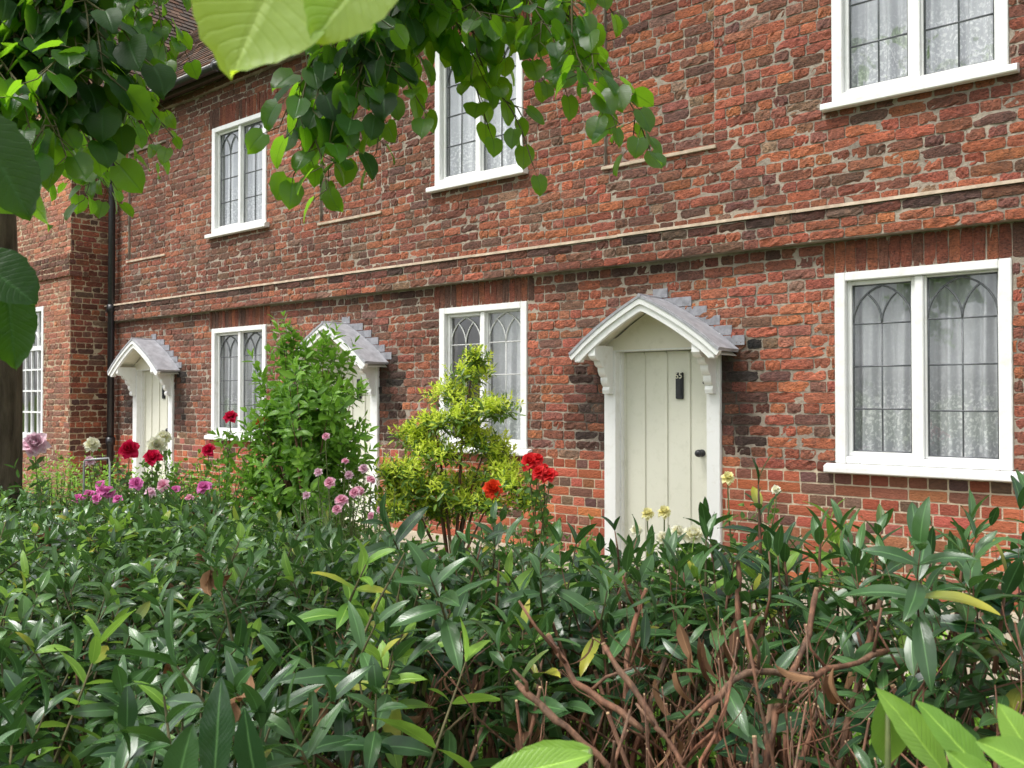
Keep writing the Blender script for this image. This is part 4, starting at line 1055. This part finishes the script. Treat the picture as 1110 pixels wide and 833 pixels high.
# ------------------------------------------------------------------ border plants
def blob_shrub(name,label,cat,centre,rad,n,L,W,mat,mat2=None,seed=1,top=.25,nodes=4,stem_h=None,boxy=0,shape='lance',density_fn=None,rows=5,spread=(15,80),ztop_bias=.0,trunk=True,frac2=None):
    cx,cy,cz=centre; rx,ry,rz=rad
    root=empty(name,(cx,cy,0),label=label,cat=cat); lv=Leaves(); l2=Leaves(); st=MB()
    k=0
    while k<n:
        d=nrm(rng.normal(0,1,3)); 
        d=d/(np.max(np.abs(d))**boxy); rr=random.uniform(.45,1.0)**.5
        bump=1+(.55 if boxy else .3)*(float(vnoise(d[0]*3.1+seed,d[2]*3.1+d[1]*2,seed))-.5)*2+(random.random()<.03)*.12
        p=np.array([cx+d[0]*rx*rr*bump,cy+d[1]*ry*rr*bump,cz+d[2]*rz*rr*bump])
        if density_fn and not density_fn(p): 
            k+=.1; continue
        if p[2]<.05: k+=.2; continue
        k+=1
        o=nrm(d*np.array([1,1,.7])+np.array([0,0,.7])); h=random.uniform(.08,.16)
        tgt=lv
        if mat2 is not None and (random.random()<(frac2 if frac2 is not None else .3+.6*max(0,d[2])) and rr>.75): tgt=l2
        shoot(tgt,st if random.random()<.5 else None,p-o*h,p,nodes,L*random.uniform(.8,1.2),W*random.uniform(.8,1.2),.8,.002,spread,pairs=random.random()<.5)
        if k%7<1: st.tube([(cx+rng.normal(0,.04),cy+rng.normal(0,.04),max(.0,cz-rz*.9)),(cx+d[0]*rx*.35,cy+d[1]*ry*.35,cz-rz*.2),p-o*h],[.008,.005,.002],5,1)
    if trunk:
        for q in range(5): st.tube([(cx+rng.normal(0,.03),cy+rng.normal(0,.03),0),(cx+rng.normal(0,.05),cy+rng.normal(0,.05),max(.2,cz-rz*.8)),(cx+rng.normal(0,.12),cy+rng.normal(0,.12),cz)],[.012,.009,.005],6,1)
    lv.build('leaves',mat,root,shape,rows,3,seed=seed)
    if mat2: l2.build('new_leaves',mat2,root,shape,rows,3,seed=seed+1)
    st.build('stems',[M['gstem'],M['stem']],root,True)
    return root
# tall fresh green shrub before the second door
c=at(334,440,5.0)
blob_shrub('tall_shrub','tall bushy bright green shrub standing before the second door, higher than the roses','shrub',(c[0],c[1],1.27),(.35,.30,.58),800,.078,.031,M['tallshrub'],M['young2'],seed=71,nodes=5,frac2=.16,boxy=.55,shape='lance')
# yellow-green shrub in tiers before the middle window
root_c=at(490,470,4.9)
def tiers(p):
    h=(p[2]-.95); d=math.hypot(p[0]-root_c[0],p[1]-root_c[1])
    return True
pr=empty('pieris_shrub',(root_c[0],root_c[1],0),label='yellow green tiered shrub before the middle ground floor window',cat='shrub')
lv,l2,st=Leaves(),Leaves(),MB()
CL=[(512,402,.13),(490,425,.15),(535,440,.14),(470,455,.11),(448,470,.12),(480,490,.14),(528,480,.13),(440,508,.14),(470,525,.16),(510,520,.14),(552,520,.14),(435,535,.12),(540,490,.1),(500,450,.14),(460,545,.12),(530,545,.13),(570,540,.1),(515,385,.07),(425,515,.08),(500,540,.15),(450,525,.13),(480,555,.13),(545,505,.12),(430,550,.1),(460,480,.12),(510,470,.12)]
for (x,y,r) in CL:
    cc=at(x,y,4.9+random.uniform(-.12,.12))
    if CL.index((x,y,r))%3==0: st.tube([(root_c[0]+rng.normal(0,.03),root_c[1],.0),(root_c[0]+rng.normal(0,.02),root_c[1],.6),((root_c[0]+cc[0])/2,(root_c[1]+cc[1])/2,cc[2]*.8),cc],[.014,.011,.007,.003],6,1)
    for q in range(int(r*640)):
        d=nrm(rng.normal(0,1,3)); d[2]=abs(d[2])*.9-.35; p=cc+d*r*random.uniform(.3,1.25)*np.array([1,1,.8])
        o=nrm(d*.7+[0,0,1.0]); new=d[2]>-.12 and random.random()<.72
        shoot(l2 if new else lv,st if q%3==0 else None,p-o*.07,p,4,.048 if new else .06,.013 if new else .016,.7,.0018,(25,88),pairs=False)
        if new: shoot(l2,None,p-o*.02,p+o*.01,3,.04,.012,.9,.0018,(25,80),pairs=True)
lv.build('leaves',M['pieris'],pr,'lance',4,3,seed=75); l2.build('new_leaves',M['pieris_new'],pr,'lance',4,3,seed=76); st.build('stems',[M['gstem'],M['stem']],pr,True)
# fine leaved bush under the wing
c=at(60,530,5.0); blob_shrub('low_shrub','low fine leaved mid green shrub beside the tree trunk, under the pink peony','shrub',(c[0],c[1],.85),(.45,.4,.38),520,.032,.012,M['rose_leaf'],M['tallshrub'],seed=81,nodes=4,frac2=.25,rows=3)

# blooms ---------------------------------------------------------
def bloom_mesh(name,mat,kind,seed):
    g=np.random.default_rng(seed); lv=Leaves(); lv_s=[]
    if kind=='rose': layers=[(5,.50,85,.55),(6,.50,68,.5),(6,.44,48,.46),(5,.36,30,.4),(5,.28,14,.32)]
    elif kind=='loose': layers=[(5,.55,95,.6),(6,.5,72,.52),(5,.4,48,.45),(6,.25,25,.3)]
    elif kind=='single': layers=[(5,.55,82,.52)]
    elif kind=='full': layers=[(8,.5,100,.42),(9,.5,78,.42),(9,.46,58,.38),(8,.4,38,.34),(7,.32,20,.28),(5,.25,8,.22)]
    for li,(n,L,el,W) in enumerate(layers):
        ph=g.random()*6
        for i in range(n):
            a=ph+2*math.pi*i/n+g.normal(0,.1); e=R(el+g.normal(0,6)); out=np.array([math.cos(a),math.sin(a),0])
            d=out*math.sin(e)+np.array([0,0,math.cos(e)]); nn=-out*math.cos(e)+np.array([0,0,math.sin(e)])
            lv.add(out*.04+np.array([0,0,-.05*(1-li/6)]),d,nn,L*g.uniform(.85,1.1),W*g.uniform(.9,1.1),g.random(),-.28 if el<60 else .22)
    ob=lv.build(name,mat,None,'oval',5,5,fold=.35,seed=seed); me=ob.data; bpy.data.objects.remove(ob); return me
def petal_shape_fix(): pass
C_=lambda r,g,b: srgb(r,g,b)
PM={'crimson':mat_petal('crimson_petal',C_(200,14,56),C_(246,40,98)),'red':mat_petal('red_petal',C_(215,30,38),C_(245,64,66)),'orange':mat_petal('orange_red_petal',C_(225,50,20),C_(250,92,50)),
 'cream':mat_petal('cream_petal',C_(245,240,190),C_(253,252,238)),'yellow':mat_petal('pale_yellow_petal',C_(244,232,140),C_(250,246,196)),'magenta':mat_petal('magenta_petal',C_(215,85,165),C_(245,150,212)),
 'pink':mat_petal('pink_petal',C_(240,160,190),C_(252,205,222)),'lilac':mat_petal('pale_pink_petal',C_(244,190,212),C_(252,226,238))}
BL={k:[bloom_mesh('bloom_'+k,PM[k],kd,90+i*7+j) for j in range(2)] for i,(k,kd) in enumerate((('crimson','rose'),('red','loose'),('orange','full'),('cream','full'),('yellow','full'),('magenta','loose'),('pink','loose'),('lilac','full')))}
def put_bloom(parent,kind,p,size,tilt=None,label=None,name='bloom'):
    o=link(name,random.choice(BL[kind]),parent,label=label)
    o.matrix_parent_inverse=Matrix.Identity(4)
    pl=Vector(parent.location)
    o.location=Vector(p)-pl; s=size*random.uniform(.92,1.08); o.scale=(s,s,s)
    v=Vector(tuple(-_f))*.75+Vector((0,0,.75))+Vector(rng.normal(0,.3,3))
    o.rotation_euler=v.to_track_quat('Z','Y').to_euler() if tilt is None else tilt
    return o
def flower_plant(name,label,cat,blooms,base,leafmat,stems=14,L=.045,W=.028,h=None,spreadr=.28,seed=1,group=None,nleaf=5,fill=60,leafshape='oval'):
    """blooms: list of (px,py,depth,kind,size). base: ground xy"""
    root=empty(name,(base[0],base[1],0),label=label,cat=cat,group=group); lv,st=Leaves(),MB()
    tops=[]
    for (x,y,z,kd,s) in blooms:
        p=at(x,y,z); tops.append(p); put_bloom(root,kd,p,s)
        b=np.array([base[0]+rng.normal(0,.05),base[1]+rng.normal(0,.05),0]); m=b+(p-b)*.55+rng.normal(0,.04,3)
        q=p-np.array([0,0,s*.12]); st.tube([b,m,q-np.array([0,0,.05]),q],[.006,.004,.0025,.0022],6)
        for i in range(nleaf):
            f=.35+.55*random.random(); c0=m+(q-m)*f; shoot(lv,st,c0,c0+rng.normal(0,.05,3)+[0,0,.03],3,L,W,.9,.0016,(40,90))
    zt=np.mean([t[2] for t in tops]) if tops else 1.0
    if h: zt=h
    for _ in range(fill):
        a=random.uniform(0,6.28); rr=spreadr*math.sqrt(random.random()); p=np.array([base[0]+rr*math.cos(a),base[1]+rr*math.sin(a),zt-random.uniform(.02,.45)-rr*.25])
        b=p-np.array([rng.normal(0,.05),rng.normal(0,.05),.14]); shoot(lv,st if random.random()<.6 else None,b,p,4,L,W,.85,.0018,(30,90),pairs=True)
    for _ in range(stems):
        b=np.array([base[0]+rng.normal(0,.06),base[1]+rng.normal(0,.06),0]); e=np.array([base[0]+rng.normal(0,spreadr*.5),base[1]+rng.normal(0,spreadr*.5),zt-.12]); st.tube([b,(b+e)/2+rng.normal(0,.03,3),e],[.005,.004,.002],5)
    lv.build('leaves',leafmat,root,leafshape,4,3,seed=seed); st.build('stems',M['gstem'],root,True); return root
B=lambda x,y,z: tuple(at(x,y,z)[:2])
RG='rose bushes in the border'
flower_plant('rose_bush','rose bush with two crimson roses beside the black downpipe','rose bush',[(140,487,4.9,'crimson',.10),(165,496,4.8,'crimson',.095)],B(152,520,4.85),M['rose_leaf'],seed=101,h=1.28,spreadr=.26,fill=90,group=RG)
flower_plant('rose_bush','rose bush with two cream roses before the far left door','rose bush',[(177,474,5.2,'cream',.095),(170,483,5.1,'cream',.105)],B(185,530,5.2),M['rose_leaf'],seed=102,h=1.22,spreadr=.28,fill=80,group=RG)
flower_plant('rose_bush','small rose bush with one cream and one pale pink rose, before the wing corner','rose bush',[(100,482,5.0,'cream',.085),(97,500,4.9,'lilac',.06)],B(108,530,5.0),M['rose_leaf'],seed=103,h=1.2,spreadr=.25,fill=70,group=RG)
flower_plant('peony','peony with one large pale pink flower beside the tree trunk','peony',[(38,481,4.9,'lilac',.13)],B(42,530,4.9),M['rose_leaf'],seed=104,h=1.22,spreadr=.2,fill=60,L=.06,W=.025,leafshape='lance')
flower_plant('rose_bush','rose bush with crimson roses below the left window, left of the tall shrub','rose bush',[(250,452,5.1,'crimson',.085),(226,488,5.0,'crimson',.075),(282,458,5.0,'red',.06),(272,463,5.05,'red',.05),(288,456,5.05,'red',.045)],B(245,530,5.05),M['tallshrub'],seed=105,h=1.35,spreadr=.34,fill=150,group=RG)
flower_plant('cranesbill','low plant with a row of magenta flowers, before the roses at the left','flowering plant',[(84,540,4.3,'magenta',.05),(96,536,4.3,'magenta',.055),(104,541,4.2,'magenta',.05),(112,532,4.3,'magenta',.065),(118,534,4.3,'magenta',.055),(128,541,4.2,'magenta',.05),(108,526,4.35,'magenta',.05)],B(105,560,4.3),M['greygreen'],seed=106,h=1.1,spreadr=.25,fill=60)
flower_plant('cranesbill','low plant with magenta and pink flowers below the cream roses','flowering plant',[(148,524,4.4,'magenta',.065),(176,526,4.4,'pink',.06),(163,534,4.35,'lilac',.055),(221,528,4.5,'magenta',.075),(190,531,4.4,'magenta',.05),(205,540,4.3,'pink',.045),(60,520,4.5,'lilac',.05)][:6],B(170,560,4.4),M['greygreen'],seed=107,h=1.1,spreadr=.3,fill=80)
flower_plant('pink_shrub','loose grey green shrub with soft pink flowers at the foot of the tall shrub','flowering shrub',[(357,523,4.3,'pink',.06),(370,542,4.2,'pink',.065),(384,534,4.25,'pink',.055),(389,532,4.3,'pink',.05),(394,508,4.4,'lilac',.05),(353,473,4.5,'pink',.04),(332,537,4.3,'lilac',.04),(402,560,4.1,'pink',.04),(378,515,4.4,'lilac',.045),(412,553,4.1,'pink',.035),(402,520,4.3,'pink',.045),(365,552,4.15,'pink',.045),(345,512,4.4,'lilac',.04),(374,500,4.4,'pink',.04)],B(378,560,4.3),M['greygreen'],seed=108,h=1.24,spreadr=.26,fill=110,L=.028,W=.010,leafshape='lance')
flower_plant('rose_bush','rose bush with a cluster of bright red roses right of the yellow green shrub','rose bush',[(574,500,3.9,'red',.075),(584,512,3.85,'red',.065),(595,515,3.85,'red',.065),(583,497,3.9,'red',.06),(590,507,3.95,'red',.05)],B(585,560,3.9),M['rose_leaf'],seed=109,h=1.16,spreadr=.25,fill=70,group=RG)
flower_plant('rose_bush','rose bush with one orange red rose below the middle window','rose bush',[(534,530,3.8,'orange',.09)],B(530,570,3.8),M['rose_leaf'],seed=110,h=1.1,spreadr=.26,fill=80,group=RG)
flower_plant('rose_bush','rose bush with small pale yellow roses before the door numbered 65','rose bush',[(702,557,3.4,'yellow',.05),(720,555,3.4,'yellow',.055),(719,583,3.3,'cream',.05),(752,580,3.3,'cream',.09),(735,576,3.3,'cream',.05),(690,575,3.35,'cream',.045)],B(722,620,3.35),M['rose_leaf'],seed=111,h=1.06,spreadr=.24,fill=80,group=RG)
flower_plant('rose_bush','rose bush with a single pale yellow rose at the right door post','rose bush',[(789,518,3.5,'yellow',.06),(841,531,3.4,'cream',.035)],B(800,620,3.4),M['rose_leaf'],seed=112,h=1.10,spreadr=.22,fill=50,group=RG)
# general filler foliage of the border behind the hedge, as ground cover
gl_=Leaves(); gs=MB()
for _ in range(2300):
    X=random.uniform(-9.5,-.2); Y=random.uniform(-3.45,-1.65) if X<-2.6 else random.uniform(-3.2,-1.65)
    h=(1.0 if X<-4.2 else .80 if X<-2.6 else .28)*random.uniform(.35,1.1)
    shoot(gl_,None,(X,Y,max(0,h-.2)),(X+rng.normal(0,.05),Y+rng.normal(0,.05),h),5,.055,.022,.9,.002,(20,85))
for _ in range(1300):
    X=random.uniform(-3.2,1.4); Y=random.uniform(-3.4,-1.6); h=.50*random.uniform(.5,1.3)
    shoot(gl_,None,(X,Y,.02),(X+rng.normal(0,.05),Y+rng.normal(0,.05),h),5,.085,.034,.9,.002,(25,85))
gc=gl_.build('ground_cover',M['young2'],None,'lance',3,3,seed=120); tag(gc,'mixed leafy ground cover filling the border between hedge and path','ground cover',kind='stuff')
# wire plant support
sup=MB(); a=at(91,500,4.6); b=at(119,498,4.6)
sup.tube([(a[0],a[1],0),a-[0,0,.02],a+np.array([.01,0,.005]),b+np.array([-.01,0,.005]),b-[0,0,.02],(b[0],b[1],0)],.0055,8)
tag(sup.build('plant_support',M['wire'],None,True),'grey wire hoop plant support among the roses at the left','plant support')

# ------------------------------------------------------------------ camera, light, world
cam=bpy.data.objects.new('camera',bpy.data.cameras.new('camera')); COL.objects.link(cam); scene.camera=cam
cam.location=tuple(CAM); cam.rotation_euler=(R(90)+PITCH,0,YAW); cam.data.sensor_width=36; cam.data.lens=36*1000/1110; cam.data.clip_start=.05; cam.data.clip_end=2000
cam.data.dof.use_dof=True; cam.data.dof.focus_distance=4.5; cam.data.dof.aperture_fstop=16
SUN_EL,SUN_AZ=R(60),R(205)     # azimuth measured clockwise from +Y
sd=Vector((math.sin(SUN_AZ)*math.cos(SUN_EL),math.cos(SUN_AZ)*math.cos(SUN_EL),math.sin(SUN_EL)))
sun=bpy.data.objects.new('sun',bpy.data.lights.new('sun','SUN')); COL.objects.link(sun)
sun.data.energy=1.5; sun.data.angle=R(18); sun.data.color=(1,.97,.92); sun.rotation_euler=sd.to_track_quat('Z','Y').to_euler()
w=bpy.data.worlds.new('World'); scene.world=w; w.use_nodes=True; nt=w.node_tree; nt.nodes.clear()
sky=nt.nodes.new('ShaderNodeTexSky'); sky.sky_type='NISHITA'; sky.sun_disc=False; sky.sun_elevation=SUN_EL; sky.sun_rotation=SUN_AZ; sky.dust_density=3; sky.air_density=1.0
hs=nt.nodes.new('ShaderNodeHueSaturation'); hs.inputs['Saturation'].default_value=.16; hs.inputs['Value'].default_value=1.0
tc=nt.nodes.new('ShaderNodeTexCoord'); nz=nt.nodes.new('ShaderNodeTexNoise'); nz.inputs['Scale'].default_value=2.2; nz.inputs['Detail'].default_value=5
rp=nt.nodes.new('ShaderNodeValToRGB'); rp.color_ramp.elements[0].position=.35; rp.color_ramp.elements[0].color=(.7,.7,.72,1); rp.color_ramp.elements[1].position=.7; rp.color_ramp.elements[1].color=(1.35,1.35,1.33,1)
mx=nt.nodes.new('ShaderNodeMix'); mx.data_type='RGBA'; mx.blend_type='MULTIPLY'; mx.inputs[0].default_value=1
bg=nt.nodes.new('ShaderNodeBackground'); bg.inputs['Strength'].default_value=.145; out=nt.nodes.new('ShaderNodeOutputWorld')
L_=nt.links.new; L_(sky.outputs[0],hs.inputs['Color']); L_(tc.outputs['Generated'],nz.inputs['Vector']); L_(nz.outputs['Fac'],rp.inputs[0]); L_(hs.outputs[0],mx.inputs[6]); L_(rp.outputs[0],mx.inputs[7]); L_(mx.outputs[2],bg.inputs['Color']); L_(bg.outputs[0],out.inputs['Surface'])
vs=scene.view_settings; vs.view_transform='Standard'; vs.look='None'; vs.gamma=1; vs.use_curve_mapping=False; vs.exposure=.95
scene.cycles.max_bounces=8; scene.cycles.transparent_max_bounces=16; scene.cycles.use_denoising=True
